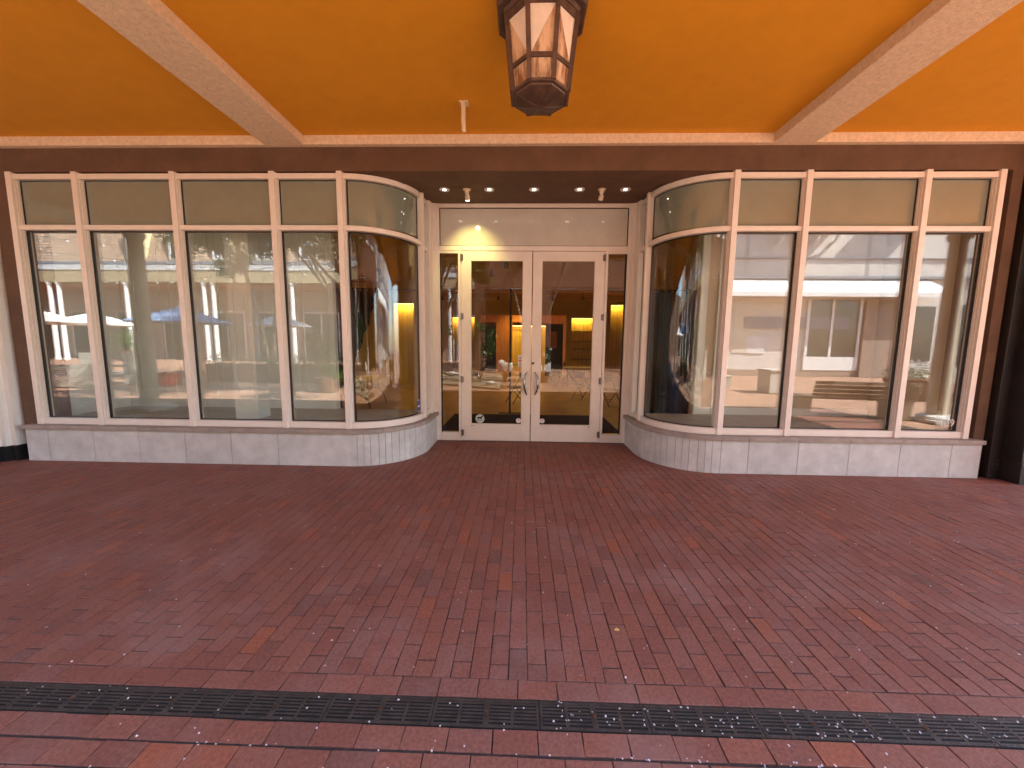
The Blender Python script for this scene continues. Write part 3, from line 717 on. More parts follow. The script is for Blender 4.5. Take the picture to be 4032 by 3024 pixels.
# right display back wall tan
bwr = MB().box(2.80, 5.75, 1.505, 1.6, .0, 3.95).box(5.801, 5.9, .14, 1.6, 0, 3.95).build('display_back_wall', M['disp_tan'], shop)
pn = MB().box(2.80, 2.92, 1.46, 1.5045, .516, 3.9).box(3.1, 3.22, 1.46, 1.5045, .516, 3.9).box(2.9205, 5.745, 1.475, 1.5046, .516, .64)
pn.build('panel_moulding', M['disp_wall'], bwr)
# shop shell
MB().box(-8.2, 8.2, 1.5, 19, -.2, -.0005).build('shop_floor', M['tile'], shop)
MB().box(-8.2, 8.2, 1.5, 19, 4.05, 4.2).build('shop_ceiling', M['int_ceil'], shop)
MB().box(-7.2, 5.8, .14, 1.5, 3.97, 4.0).build('display_ceiling', M['disp_wall'], shop)
iw = MB().box(-8.3, -8.2, 1.6, 10, 0, 4.05).box(-8.2, -4.3, 10, 10.1, 3.22, 4.05)
niches = [('t', -5.29, -4.5, 10.0, 3.216)]
iw.box(-8.2, -5.29, 10, 10.1, 0, 3.2195).box(-4.5, -4.3, 10, 10.1, 0, 3.2195)
iw.box(-4.4, -4.3, 10.101, 13.8, 0, 4.05)
iw.box(8.2, 8.3, 1.6, 13.8, 0, 4.05)
Yb = 13.8
nb = [(-3.67, -3.37, 2.94), (-2.75, -2.57, 2.94), (2.27, 3.34, 2.945), (4.18, 4.80, 3.595)]
edges = [-4.3, -3.67, -3.37, -2.75, -2.57, -2.29]
iw.box(-4.3, 8.2, Yb, Yb+.1, 3.596, 4.05)
iw.box(-4.3, -3.67, Yb, Yb+.1, 0, 3.5955).box(-3.37, -2.75, Yb, Yb+.1, 0, 3.5955).box(-2.57, -2.29, Yb, Yb+.1, 0, 3.5955).box(1.99, 2.27, Yb, Yb+.1, 0, 3.5955).box(3.34, 4.18, Yb, Yb+.1, 0, 3.5955).box(4.80, 8.2, Yb, Yb+.1, 0, 3.5955)
iw.box(-3.67, -3.37, Yb, Yb+.1, 2.94, 3.5955).box(-2.75, -2.57, Yb, Yb+.1, 2.94, 3.5955).box(2.27, 3.34, Yb, Yb+.1, 2.945, 3.5955)
iw.box(-2.29, 1.99, Yb, Yb+.1, 3.085, 3.5955)
iwo = iw.build('shop_wall', M['int_wall'], shop)
tr = MB()
for a, b in ((-2.45, -2.29), (1.99, 2.15)): tr.box(a, b, Yb-.04, Yb-.0005, 0, 3.25)
tr.box(-2.2895, 1.9895, Yb-.04, Yb-.0005, 3.086, 3.25); tr.box(-8.1, 8.1, Yb-.25, Yb-.06, 3.75, 3.86)
tr.build('door_casing', M['int_wall'], iwo)
MB().box(-8.2, 8.2, 18.9, 19, 0, 4.05).build('back_room_wall', M['wood'], shop)
MB().box(-8.2, 8.2, 17.0, 17.1, 2.9, 4.05).box(-8.2, -2.9, 17, 17.1, 0, 2.899).box(-1.7, -.75, 17, 17.1, 0, 2.899).box(1.35, 8.2, 17, 17.1, 0, 2.899).build('back_room_panel', M['wood'], shop)
def niche(x0, x1, z1, yb, label, shelves=(), pw_=1.0):
    n = thing('display_niche', label, 'niche', ((x0+x1)/2, yb+.1, 0), 'lit niches in the shop walls')
    MB().box(x0-.03, x1+.03, yb+.40, yb+.44, 0, z1+.02).box(x0-.03, x0-.002, yb+.101, yb+.3995, 0, z1+.02).box(x1+.002, x1+.03, yb+.101, yb+.3995, 0, z1+.02).box(x0-.03, x1+.03, yb+.101, yb+.44, z1+.021, z1+.05).build('niche_boards', M['niche'], n)
    gvs = MB(); k = x0+.2
    while k < x1-.1: gvs.box(k, k+.008, yb+.396, yb+.3998, .05, z1); k += .22
    gvs.build('board_joint', M['shelf'], n)
    MB().box(x0+.01, x1-.01, yb+.12, yb+.16, z1-.005, z1+.018).build('lamp_strip', M['strip'], n)
    ld = bpy.data.lights.new('niche_lamp', 'AREA'); ld.shape = 'RECTANGLE'; ld.size = x1-x0-.05; ld.size_y = .1; ld.energy = 1.2*(x1-x0)*pw_; ld.color = (1, .70, .20)
    lo = bpy.data.objects.new('niche_lamp', ld); C.objects.link(lo); lo.parent = n; lo.location = (0, .16, z1-.012); lo.rotation_euler = (R_(14), 0, 0)
    for z_ in shelves: MB().box(x0+.005, x1-.005, yb+.28, yb+.394, z_, z_+.02).build('shelf', M['shelf'], n)
    return n
niche(-5.29, -4.5, 3.216, 10.0, 'tall yellow lit niche seen through the curved pane beside the door')
niche(-3.67, -3.37, 2.94, Yb, 'narrow yellow lit niche behind the sidelight with fig leaves reflected')
niche(-2.75, -2.57, 2.94, Yb, 'slimmest yellow lit slot niche by the wooden back room opening')
niche(2.27, 3.34, 2.945, Yb, 'wide lit niche fitted with dark glass shelves', (2.31, 1.80, 1.42, .9))
niche(4.18, 4.80, 3.595, Yb, 'tallest yellow lit niche seen through the sidelight with stacked chairs')
niche(-.75, 1.35, 2.68, 17.0, 'amber lit niche in the red wooden back room', (), .13)
# back room dark doorway picture
dk = thing('dark_doorway', 'dark doorway in the red wooden back room wall', 'doorway', (-2.3, 17.2, 0))
MB().box(-2.9, -1.7, 17.15, 17.2, 0, 2.7).build('door_opening', M['black'], dk)
dk2 = thing('dark_cupboard', 'black framed cupboard with a lit window behind the brick pillar reflection', 'cupboard', (1.5, 14.6, 0))
MB().box(1.05, 1.95, 14.6, 14.9, 0, 2.7).build('cupboard_body', M['black'], dk2)
MB().box(1.3, 1.62, 14.59, 14.5995, 1.45, 2.3).build('lit_window', M['wood'], dk2)
# track lights
tk = thing('track_light', 'x', 'track light', (0, 12.6, 3.7), 'track lights on the shop ceiling')
MB().cyl((0, 12.6), .012, 3.78, 4.051, 8).build('stem', M['shelf'], tk)
MB().tube([(0, 12.56, 3.82), (0, 12.66, 3.70)], [.05, .07], 12).build('lamp_head', M['shelf'], tk, smooth=True)
tl = [(-3.9, 12.6), (-2.6, 12.6), (-1.3, 12.6), (1.3, 12.6), (2.6, 12.6), (3.4, 12.6), (-1.1, 6.4), (-.62, 5.2), (1.9, 5.4), (-3.2, 6), (-4.4, 6.2)]
tk['label'] = 'small dark track light head on the shop ceiling before the niches'
tk.location = (tl[0][0], tl[0][1], 3.7)
for k, (x, y) in enumerate(tl[1:]): dup(tk, (x, y, 3.7))
# added ceiling lamps, none of them seen, fill the shop with yellow light
for x, y, e in ((-1.6, 7.5, 6), (2.6, 8, 7), (-5.5, 5.5, 4), (-.3, 16, 11)):
    t = thing('added_fill_lamp', 'added round ceiling lamp filling the shop with yellow light at its %s' % {-1.6: 'middle', 2.6: 'shelf end', -5.5: 'curtain end', -.3: 'wooden back room'}[x], 'ceiling lamp', (x, y, 4.05), 'added fill lamps in the shop')
    MB().cyl((x, y), .12, 4.02, 4.051, 20).build('lamp_body', M['white'], t)
    MB().cyl((x, y), .10, 4.014, 4.0195, 20).build('lamp_face', M['niche'], t)
    ld = bpy.data.lights.new('fill_glow', 'SPOT'); ld.energy = e*3.6; ld.color = (1, .66, .14); ld.shadow_soft_size = .12; ld.spot_size = R_(150); ld.spot_blend = .8
    lo = bpy.data.objects.new('fill_glow', ld); C.objects.link(lo); lo.parent = t; lo.location = (0, 0, -.25)
# mat
tag(MB().box(-1.75, 1.75, 1.5, 3.80, .0, .012).build('door_mat', M['mat']), 'large black mat on the tile floor behind the doors', 'mat')
# pipe and drape
pd = thing('drape_stand', 'black upright and crossbars of a pipe stand behind the doors', 'drape stand', (-.436, 3.87, 0))
MB().box(-.46, -.412, 3.85, 3.89, .012, 2.97).build('upright', M['black'], pd)
MB().box(-.70, -.17, 3.70, 4.04, .0122, .02).build('foot', M['black'], pd)
MB().tube([(-5.2, 3.875, 2.905), (-.47, 3.875, 2.905)], .022, 10).build('crossbar', M['pipe'], pd, smooth=True)
MB().tube([(-.40, 3.875, 2.905), (4.1, 3.875, 2.905)], .022, 10).build('crossbar', M['pipe'], pd, smooth=True)
def drape(name, label, top, bot_fn, n=90, amp=.05):
    mb = MB(); xa, xb = top; rows = 16; v = []
    for j in range(rows+1):
        for i in range(n+1):
            f = i/n; x = xa+(xb-xa)*f
            zbm = bot_fn(f); z = 2.95+(zbm-2.95)*j/rows
            v.append((x+.01*math.sin(i*1.7+j*.1), 3.84+amp*math.sin(f*(xb-xa)*34+.3*math.sin(j*.5))*(.5+.5*j/rows)+.02*math.sin(f*19), z))
    f_ = [(j*(n+1)+i, j*(n+1)+i+1, (j+1)*(n+1)+i+1, (j+1)*(n+1)+i) for j in range(rows) for i in range(n)]
    mb.add(v, f_); o = mb.build(name, M['drape'], smooth=True)
    s = o.modifiers.new('cloth', 'SOLIDIFY'); s.thickness = .006
    return tag(o, label, 'drape', 'black drapes inside the shop')
drape('black_drape', 'black drape drawn up to a slant over the folding table', (-4.95, -3.54), lambda f: .1 if f < .34 else .35+2.45*((f-.34)/.66)**1.0)
drape('black_drape', 'straight black drape hanging behind the curved window by the tan wall', (2.3, 3.80), lambda f: .03, 110)
# tables and chairs
def ftable(x, y, rz, label):
    t = thing('folding_table', label, 'folding table', (x, y, 0), 'folding tables in the shop')
    MB().box(x-.75, x+.75, y-.37, y+.37, .71, .75).build('table_top', M['tabletop'], t, bevel=.01)
    for s in (-1, 1):
        for e in (-1, 1):
            MB().tube([(x+s*.52, y+e*.06, .70), (x+s*.55, y+e*.10, .42), (x+s*.55, y+e*.24, .22), (x+s*.55, y+e*.30, .0)], .017, 8).build('leg', M['black'], t, smooth=True)
        MB().tube([(x+s*.55, y-.10, .42), (x+s*.55, y+.10, .42)], .012, 6).build('stretcher', M['black'], t)
    t.rotation_euler = (0, 0, rz)
    return t
ftable(-4.25, 4.75, R_(90), 'folding table half hidden by the slanted black drape')
ftable(2.25, 10.4, 0, 'folding table in front of the shelved niche')
ftable(-.2, 12.2, 0, 'folding table at the mouth of the wooden back room')
def fchair(x, y, rz, label, first=[None]):
    if first[0] is None:
        t = thing('folding_chair', label, 'folding chair', (0, 0, 0), 'black folding chairs in the shop')
        MB().box(-.2, .2, -.2, .2, .44, .465).build('seat', M['black'], t, bevel=.008)
        MB().box(-.19, .19, .20, .225, .64, .86).build('backrest', M['black'], t, bevel=.008)
        for s in (-1, 1):
            MB().tube([(s*.21, -.24, 0), (s*.21, .2, .66), (s*.21, .215, .88)], .013, 6).build('leg', M['black'], t)
            MB().tube([(s*.19, .30, 0), (s*.19, -.12, .45)], .013, 6).build('leg', M['black'], t)
        MB().tube([(-.2, .23, .12), (.2, .23, .12)], .01, 6).build('stretcher', M['black'], t)
        first[0] = t
    else: t = dup(first[0], (0, 0, 0), label)
    t.location = (x, y, 0); t.rotation_euler = (0, 0, rz); return t
fchair(2.3, 5.4, R_(25), 'black folding chair standing close to the sidelight')
fchair(1.2, 10.2, R_(200), 'black folding chair before the black cupboard')
fchair(1.75, 6.6, R_(130), 'black folding chair behind the one at the sidelight')
fchair(-.3, 5.6, R_(-60), 'black folding chair near the black upright of the pipe stand')
fchair(1.95, 11.9, R_(90), 'black folding chair pulled to the table by the shelves')

# ================================================================ ACROSS THE COURT (seen mirrored in the glass)
def leafcloud(mb, c, r, n, s, sq=(1, 1, 1), rg=rnd):
    for i in range(n):
        u = Vector((rg.gauss(0, 1), rg.gauss(0, 1), rg.gauss(0, 1))).normalized()*(rg.random()**.45)*r
        p = Vector(c)+Vector((u.x*sq[0], u.y*sq[1], u.z*sq[2]))
        a = Vector((rg.gauss(0, 1), rg.gauss(0, 1), rg.gauss(0, .6))).normalized(); b = a.orthogonal().normalized(); q = s*rg.uniform(.6, 1.3)
        b = (b+Vector((rg.gauss(0, .5), rg.gauss(0, .5), rg.gauss(0, .5)))).normalized()
        mb.add([p, p+a*q*.5+b*q*.28, p+a*q, p+a*q*.5-b*q*.28], [(0, 1, 2, 3)])
def tree(name, label, base, stems, leaf=.145, n=1900, rc=.85, seed=1):
    rg = random.Random(seed)
    t = thing(name, label, 'tree', base, 'trees of the courtyard')
    tk_ = MB(); cr = MB(); B = Vector(base)
    for tip in stems:
        tip = Vector(tip); mid = B.lerp(tip, .5)+Vector((rg.gauss(0, .15), rg.gauss(0, .15), .3)); q = B.lerp(tip, .25)+Vector((rg.gauss(0, .05), rg.gauss(0, .05), .15))
        tk_.tube([B+Vector((rg.gauss(0, .06), rg.gauss(0, .06), -.05)), q, mid, tip, tip+(tip-mid)*.5+Vector((0, 0, .3))], [.085, .07, .055, .038, .012], 9)
        for k in range(6):
            e = tip+Vector((rg.gauss(0, 1.0), rg.gauss(0, .9), rg.uniform(-.25, 1.7)))
            tk_.tube([mid.lerp(tip, rg.uniform(.5, 1)), tip.lerp(e, .5)+Vector((0, 0, .12)), e], [.028, .018, .006], 6)
            for j in range(3):
                leafcloud(cr, e+Vector((rg.gauss(0, .35), rg.gauss(0, .35), rg.gauss(0, .3))), rc*rg.uniform(.35, .8), n//9, leaf, (1.1, 1.1, .7), rg)
    tk_.build('trunk', M['bark'], t, smooth=True); cr.build('crown', M['leaf'], t)
    return t
tree('crepe_myrtle', 'multi-stemmed pale barked tree rising from the gravel bed by the steps', (-5.2, -10.5, 0), [(-8.3, -10.4, 5.7), (-3.0, -10.3, 4.7), (-6.4, -9.6, 5.9), (-4.2, -11.4, 6.2), (-9.8, -10.6, 5.6), (-7.2, -7.4, 6.7), (-4.6, -7.0, 6.9), (-2.4, -7.8, 6.8), (-9.4, -8.0, 6.6), (-5.8, -5.9, 7.2), (-3.4, -5.8, 7.1), (-1.4, -6.3, 7.0), (-7.8, -6.0, 7.0), (-4, -4.6, 7.2), (-6.6, -4.4, 7.4), (-1.8, -4.8, 7.2), (-8.6, -4.9, 7.2)], seed=3)
tree('crepe_myrtle', 'leafy tree shading the tables by the white benches', (-11.5, -11.5, 0), [(-12.5, -10.2, 5.4), (-10.5, -10.6, 5.8), (-13.2, -12.2, 5.8), (-11.3, -9.4, 5.6)], seed=5)
tree('crepe_myrtle', 'tree with drooping twigs standing before the brick pillars', (0.2, -12.2, 0), [(-1.0, -11.2, 5.9), (2.0, -10.8, 5.8), (.3, -12.6, 6.4)], seed=8)
tree('crepe_myrtle', 'tall leafy tree with a high crown behind the gravel bed', (-7.2, -13.4, 0), [(-8.4, -12.2, 7.0), (-5.6, -12.4, 7.2), (-9.6, -13.6, 6.6), (-6.8, -11.0, 7.4), (-10.4, -11.4, 6.9)], seed=11)
# fig shrub
fg = thing('fig_shrub', 'large leaved green shrub at the edge of the gravel bed', 'shrub', (-1.9, -10.4, 0))
fs = MB(); fl = MB(); rg = random.Random(4)
for tip in ((-2.0, -10.3, 2.3), (-1.35, -10.3, 2.0), (-1.6, -10.2, 1.5), (-2.6, -10.4, 1.9), (-3.3, -10.5, 2.2)):
    fs.tube([(-1.9, -10.4, 0), Vector((-1.9, -10.4, 0)).lerp(Vector(tip), .6)+Vector((0, 0, .3)), tip], [.03, .02, .008], 6); leafcloud(fl, tip, .38, 90, .17, (1, 1, .9), rg)
leafcloud(fl, (-1.45, -10.2, 1.55), .45, 110, .17, (.7, .7, 1.3), rg)
fs.build('stem', M['bark'], fg); fl.build('leaves', M['leaf2'], fg); fg.location = (-1.9, -7.7, 0)
lsb = thing('leafy_shrub', 'tall loose green shrub in a brown pot at the edge of the arcade shade', 'shrub', (-6.7, -7.2, 0))
MB().lathe((-6.7, -7.2), [(.3, 0), (.42, .5), (.38, .5)], 16).build('pot', M['terracotta'], lsb)
a = MB()
for c_, r_ in (((-6.7, -7.2, .9), .5), ((-6.6, -7.1, 1.4), .42), ((-7.0, -7.3, 1.1), .4), ((-6.4, -7.2, .6), .35), ((-7.1, -7.2, 1.75), .3)): leafcloud(a, c_, r_, 260, .11, (1, 1, 1), rg)
a.build('leaves', M['leaf2'], lsb)
ft = thing('flower_trough', 'long brown trough of white and green flowers under the tall tree', 'planter', (-10, -9.9, 0))
MB().box(-13, -7.1, -10.2, -9.6, 0, .74).build('trough', M['terracotta'], ft)
a = MB(); [leafcloud(a, (-12.8+.45*i, -9.9, .9), .36, 130, .09, (1, .8, .8), rg) for i in range(13)]; a.build('leaves', M['leaf2'], ft)
a = MB(); [leafcloud(a, (-12.8+.45*i, -9.8, 1.02), .34, 45, .06, (1, .8, .7), rg) for i in range(13)]; a.build('flowers', M['flower'], ft)
def topiary(x, y, z, r, label):
    t = thing('topiary_ball', label, 'topiary', (x, y, 0), 'clipped green balls beside the steps')
    m_ = MB(); rg = random.Random(int(x*100)); 
    for i in range(1500):
        u = Vector((rg.gauss(0, 1), rg.gauss(0, 1), rg.gauss(0, 1))).normalized(); p = Vector((x, y, z))+u*r*rg.uniform(.86, 1.02)
        a = (u+Vector((rg.gauss(0, .7), rg.gauss(0, .7), rg.gauss(0, .7)))).normalized(); b = a.orthogonal()
        m_.add([p, p+a*.03+b*.02, p+a*.06, p+a*.03-b*.02], [(0, 1, 2, 3)])
    m_.build('foliage', M['leaf'], t)
    MB().cyl((x, y), .04, .3, z, 8).build('stem', M['bark'], t)
    MB().lathe((x, y), [(.2, 0), (.28, .42), (.3, .45), (.26, .45)], 16).build('pot', M['terracotta'], t, smooth=True)
topiary(-.74, -8.4, 1.2, .32, 'clipped ball shrub on the gravel bed side of the steps')
topiary(.78, -8.6, 1.15, .36, 'clipped ball shrub in front of the white parapet')
# gravel bed, steps, boulders
tag(MB().prism([(-5.6, -7.2), (-3.2, -6.95), (-.95, -5.7), (-.95, -12), (-5.6, -12)], -.01, .05).build('gravel_bed', M['mulch']), kind='structure')
for i, (y, x) in enumerate(((-8.75, -.9), (-9.9, -.72), (-11.2, -.6))):
    MB()
st = thing('garden_steps', 'low brick steps rising beside the gravel bed', 'steps', (-.2, -6.3, 0))
for i, (y, x) in enumerate(((-6.1, -.9), (-7.1, -.78), (-8.3, -.62))):
    MB().box(x, .55-.1*i, y-1.2, y, .0, .13*(i+1)).build('step', M['plaza'], st)
def boulder(c, r, label, seed):
    rg = random.Random(seed); bm = bmesh.new(); bmesh.ops.create_icosphere(bm, subdivisions=3, radius=1)
    for v in bm.verts:
        k = 1+.16*math.sin(v.co.x*3+seed)+.12*math.sin(v.co.y*4.1+2*seed)+.08*math.sin(v.co.z*5)
        v.co = Vector((v.co.x*r[0]*k, v.co.y*r[1]*k, v.co.z*r[2]*k))
    me = bpy.data.meshes.new('boulder'); bm.to_mesh(me); bm.free(); me.materials.append(M['rock'])
    for p in me.polygons: p.use_smooth = True
    o = bpy.data.objects.new('boulder', me); C.objects.link(o); o.location = c; tag(o, label, 'boulder', 'pale boulders in the gravel bed')
boulder((-2.2, -7.9, .22), (.28, .24, .2), 'rounded pale boulder lying in the gravel bed', 1)
boulder((-1.4, -6.9, .12), (.2, .16, .08), 'flat pale stone on the gravel bed edge', 2)
boulder((-3.2, -8.8, .3), (.4, .2, .1), 'long pale slab stone behind the round boulder', 3)
boulder((-.95, -9.5, .6), (.3, .22, .36), 'upright white stone by the steps', 4)

# --- mansard building
mb_ = thing('mansard_building', 'shingled mansard building with dormers above a white columned porch', 'building', (-24, -26, 0))
MB().box(-50, -3.2, -27.6, -27, 0, 7.9).build('wall', M['facade_pink'], mb_)
MB().add([(-50, -25.0, 7.85), (-3.2, -25.0, 7.85), (-3.2, -26.6, 13), (-50, -26.6, 13), (-50, -27.5, 7.85), (-3.2, -27.5, 7.85), (-3.2, -27.5, 13), (-50, -27.5, 13)],
         [(0, 1, 2, 3), (3, 2, 6, 7), (0, 3, 7, 4), (1, 5, 6, 2), (4, 5, 1, 0)]).build('roof', M['shingle'], mb_)
MB().add([(-50, -23.85, 7.08), (-3.2, -23.85, 7.08), (-3.2, -25.0, 7.72), (-50, -25.0, 7.72), (-50, -25, 7.08), (-3.2, -25, 7.08)], [(0, 1, 2, 3), (0, 4, 5, 1), (0, 3, 4), (1, 5, 2)]).build('porch_roof', M['greyshingle'], mb_)
MB().box(-50, -3.2, -25.3, -24.9, 7.725, 7.95).build('gutter', M['bluegrey'], mb_)
MB().box(-50, -3.2, -24.3, -23.9, 6.15, 7.075).build('fascia_beam', M['fascia'], mb_)
MB().box(-50, -3.2, -26.99, -24.31, 5.9, 6.1).build('porch_ceiling', M['wood'], mb_)
for xc in (-37.45, -31.2, -24.9, -18.6, -12.3, -6.0):
    for s in (-.37, .37):
        MB().lathe((xc+s, -24.1), [(.22, 0), (.22, .12), (.17, .16), (.165, 2), (.14, 5.95), (.2, 6.0), (.22, 6.148)], 18).build('column', M['trimwhite'], mb_, smooth=True)
for k in range(6):
    xd = -27.95+k*3.55-3.55
    dm = MB().box(xd-.80, xd+.80, -26.5, -25.05, 7.96, 10.9).build('dormer', M['trimyellow'], mb_)
    f = MB()
    for a, b, c, d_ in ((-.72, -.55, 8.1, 10.5), (.55, .72, 8.1, 10.5), (-.549, .549, 8.1, 8.2), (-.549, .549, 10.4, 10.5), (-.04, .04, 8.201, 10.399), (-.549, -.041, 9.25, 9.3), (.041, .549, 9.25, 9.3)):
        f.box(xd+a, xd+b, -25.049, -24.97, c, d_)
    f.build('window_frame', M['trimwhite'], dm)
    MB().box(xd-.548, xd+.548, -25.02, -25.0, 8.201, 10.399).build('window_pane', M['darkglass'], dm)
x = -48
while x < -5:
    wd = MB().box(x, x+2.9, -26.99, -26.9, .0, 3.95).build('shopfront', M['darkglass'], mb_)
    MB().box(x-.1, x-.001, -26.99, -26.84, 0, 4.05).box(x+2.901, x+3.0, -26.99, -26.84, 0, 4.05).box(x-.1, x+3, -26.99, -26.84, 4.051, 4.2).box(x+1.4, x+1.5, -26.899, -26.85, 0, 3.95).build('shopfront_frame', M['facade_tan'], wd)
    x += 4.15
MB().box(-38.9, -37.95, -24.9, -24.8, 4.4, 5.35).build('hanging_sign', M['bluegrey'], mb_)
# --- brick building
bb = thing('brick_building', 'red brick building with piers and a soldier course', 'building', (2, -19, 0))
MB().box(-3.1, 9.4, -18.6, -18, 5.587, 12).build('wall', M['bwall'], bb)
MB().box(-3.1, 9.4, -18.6, -17.98, 5.07, 5.586).build('soldier_course', M['soldier'], bb)
for x in (1.0, 6.2, -3.1): MB().box(x, x+.58, -18.6, -17.99, 0, 5.069).build('brick_pier', M['bwall'], bb)
MB().box(-3.1, 9.4, -24, -23.8, 0, 5.6).build('back_wall', M['brown'], bb)
MB().box(-3.1, 9.4, -23.8, -18.61, 4.9, 5.06).build('porch_ceiling', M['wood'], bb)
for x0_, x1_, z0_, z1_ in ((2.6, 4.2, 7.0, 9.6), (5.6, 7.2, 7.0, 9.6), (-1.6, 0, 7, 9.6)):
    wf = MB().box(x0_, x1_, -17.999, -17.95, z0_, z1_).build('window', M['darkglass'], bb); MB().box(x0_-.08, x1_+.08, -17.999, -17.9, z0_-.15, z0_-.001).build('sill', M['trimwhite'], wf)
bb.location = (2, -19+2.71, 0)
pw = thing('white_parapet', 'low white parapet wall with a cap behind the clipped ball', 'parapet', (.9, -17.5, 0))
MB().box(.2, 1.58, -17.8, -17.4, 0, 1.30).build('parapet_body', M['trimwhite'], pw); MB().box(.15, 1.63, -17.85, -17.35, 1.301, 1.39).build('parapet_cap', M['trimwhite'], pw); pw.location = (.9, -17.5+2.71, 0)
# --- tan building with awning
tb = thing('awning_shop', 'pale tan shop building with a white awning', 'building', (17, -16.5, 0))
MB().box(9.5, 30, -17, -16.2, 0, 13).build('wall', M['facade_tan'], tb)
MB().box(9.5, 30, -16.199, -16.1, 6.40, 6.45).box(9.5, 30, -16.199, -16.0, 5.33, 5.47).build('ledge', M['bluegrey'], tb)
jn = MB()
for x in (11.95, 18.45, 24.9): jn.box(x, x+.03, -16.199, -16.19, 5.48, 12.9); jn.box(x+.12, x+.15, -16.199, -16.19, 5.48, 12.9)
jn.build('render_joint', M['bluegrey'], tb)
aw = MB().add([(10.9, -16.19, 5.32), (21.8, -16.19, 5.32), (22.1, -15.1, 4.5), (10.6, -15.1, 4.5), (10.6, -15.1, 4.27), (22.1, -15.1, 4.27), (10.9, -16.19, 5.28), (21.8, -16.19, 5.28)],
              [(0, 1, 2, 3), (3, 2, 5, 4), (0, 3, 4, 6), (1, 7, 5, 2), (6, 4, 5, 7)])
aw.build('awning', M['canvaswhite'], tb)
for x in (13.6, 14.5, 15.48, 16.46):   # curly brackets under a bay above
    MB().tube([(x, -16.19, 7.2), (x, -15.9, 7.25), (x, -15.72, 7.6), (x, -15.3, 7.75), (x, -15.2, 8.3)], .09, 8).build('bracket', M['trimwhite'], tb, smooth=True)
MB().box(13.3, 16.8, -16.199, -15.1, 8.2, 11).build('bay', M['facade_tan'], tb)
MB().box(18.9, 21.6, -16.199, -15.2, 8.9, 9.1).build('balcony', M['bluegrey'], tb)
wn = MB().box(15.65, 18.3, -16.199, -16.15, 1.1, 4.2).build('shop_window', M['darkglass'], tb)
MB().box(15.5, 15.649, -16.199, -16.08, .35, 4.25).box(18.301, 18.45, -16.199, -16.08, .35, 4.25).box(16.82, 16.95, -16.149, -16.09, 1.1, 4.2).box(15.65, 18.3, -16.1985, -16.09, .35, 1.099).build('window_frame', M['trimwhite'], wn)
MB().box(11.6, 12.9, -16.199, -16.16, 1.27, 3.6).build('door_panel', M['columnp'], tb)
MB().box(12.15, 17.8, -16.14, -16.1, 2.64, 3.28).build('sign_band', M['bluegrey'], tb)
MB().box(12.38, 13.36, -16.199, -16.15, 1.25, 2.19).build('poster', M['paperw'], tb)
MB().box(18.5, 20.2, -16.199, -15.95, 0, 4.2).build('pier', M['facade_pink'], tb)
wn2 = MB().box(20.4, 22.4, -16.199, -16.15, .9, 3.9).box(23.2, 26, -16.199, -16.15, .3, 4).build('shop_window', M['darkglass'], tb)
MB().box(9.5, 30, -16.199, -16.12, 0, .34).build('base_course', M['facade_pink'], tb)
# --- umbrellas
def umbrella(x, y, r, m, label, zr=2.5, h=.72):
    t = thing('market_umbrella', label, 'umbrella', (x, y, 0), 'courtyard umbrellas')
    n = 8; rim = [(x+r*math.cos(R_(45*i+22.5)), y+r*math.sin(R_(45*i+22.5)), zr) for i in range(n)]; ap = (x, y, zr+h)
    mbx = MB().add(rim+[ap]+[(p[0], p[1], p[2]-.03) for p in rim]+[(x, y, zr+h-.03)], [(i, (i+1) % n, n) for i in range(n)]+[(n+1+(i+1) % n, n+1+i, 2*n+1) for i in range(n)]+[(i, n+1+i, n+1+(i+1) % n, (i+1) % n) for i in range(n)])
    mbx.build('canopy', m, t)
    MB().cyl((x, y), .03, 0, zr+h+.12, 10).build('pole', M['slat'], t); MB().lathe((x, y), [(.3, 0), (.3, .06), (.05, .12)], 14).build('base', M['concrete'], t)
umbrella(-16.1, -12, 2.05, M['canvasblue'], 'blue umbrella open over the tables')
umbrella(-23.6, -12, 2.1, M['canvaswhite'], 'white umbrella at the end of the row, nearest the white columns')
umbrella(-25.0, -16, 2.2, M['canvaswhite'], 'white umbrella behind the end one of the row')
umbrella(-12.6, -13.8, 1.5, M['canvaswhite'], 'small white umbrella near the leafy trees', 2.45, .6)
# --- white slatted seats
def slatseat(x0, x1, y, h, label):
    t = thing('slatted_seat', label, 'bench', ((x0+x1)/2, y, 0), 'white slatted seats by the tables')
    s = MB(); n = int(h/.09)
    for i in range(n): s.box(x0, x1, y, y+.03, i*.09+.02, i*.09+.095)
    s.build('slats', M['slat'], t)
    MB().box(x0, x1, y-.55, y-.001, .38, .45).build('seat', M['slat'], t)
    for x in (x0+.3, x1-.9): MB().box(x, x+.12, y-.04, y-.0011, 0, h-.01).build('post', M['slat'], t)
    return t
slatseat(-17.9, -14.8, -7.3, .82, 'long pale slatted seat facing away at the paving edge')
slatseat(-17.0, -15.9, -8.6, 1.18, 'tall pale slatted seat behind the long one, farther off')
slatseat(-15.2, -14.1, -8.5, 1.22, 'tall pale slatted seat behind the long one, beside the red box')
rb = thing('red_crate', 'red metal box standing on the paving by the seats', 'box', (-13.2, -8.15, 0)); MB().box(-13.5, -12.9, -8.4, -7.95, .03, .47).build('box_body', M['red'], rb, bevel=.02); MB().box(-13.52, -12.88, -8.42, -7.93, .471, .5).build('lid', M['red'], rb)
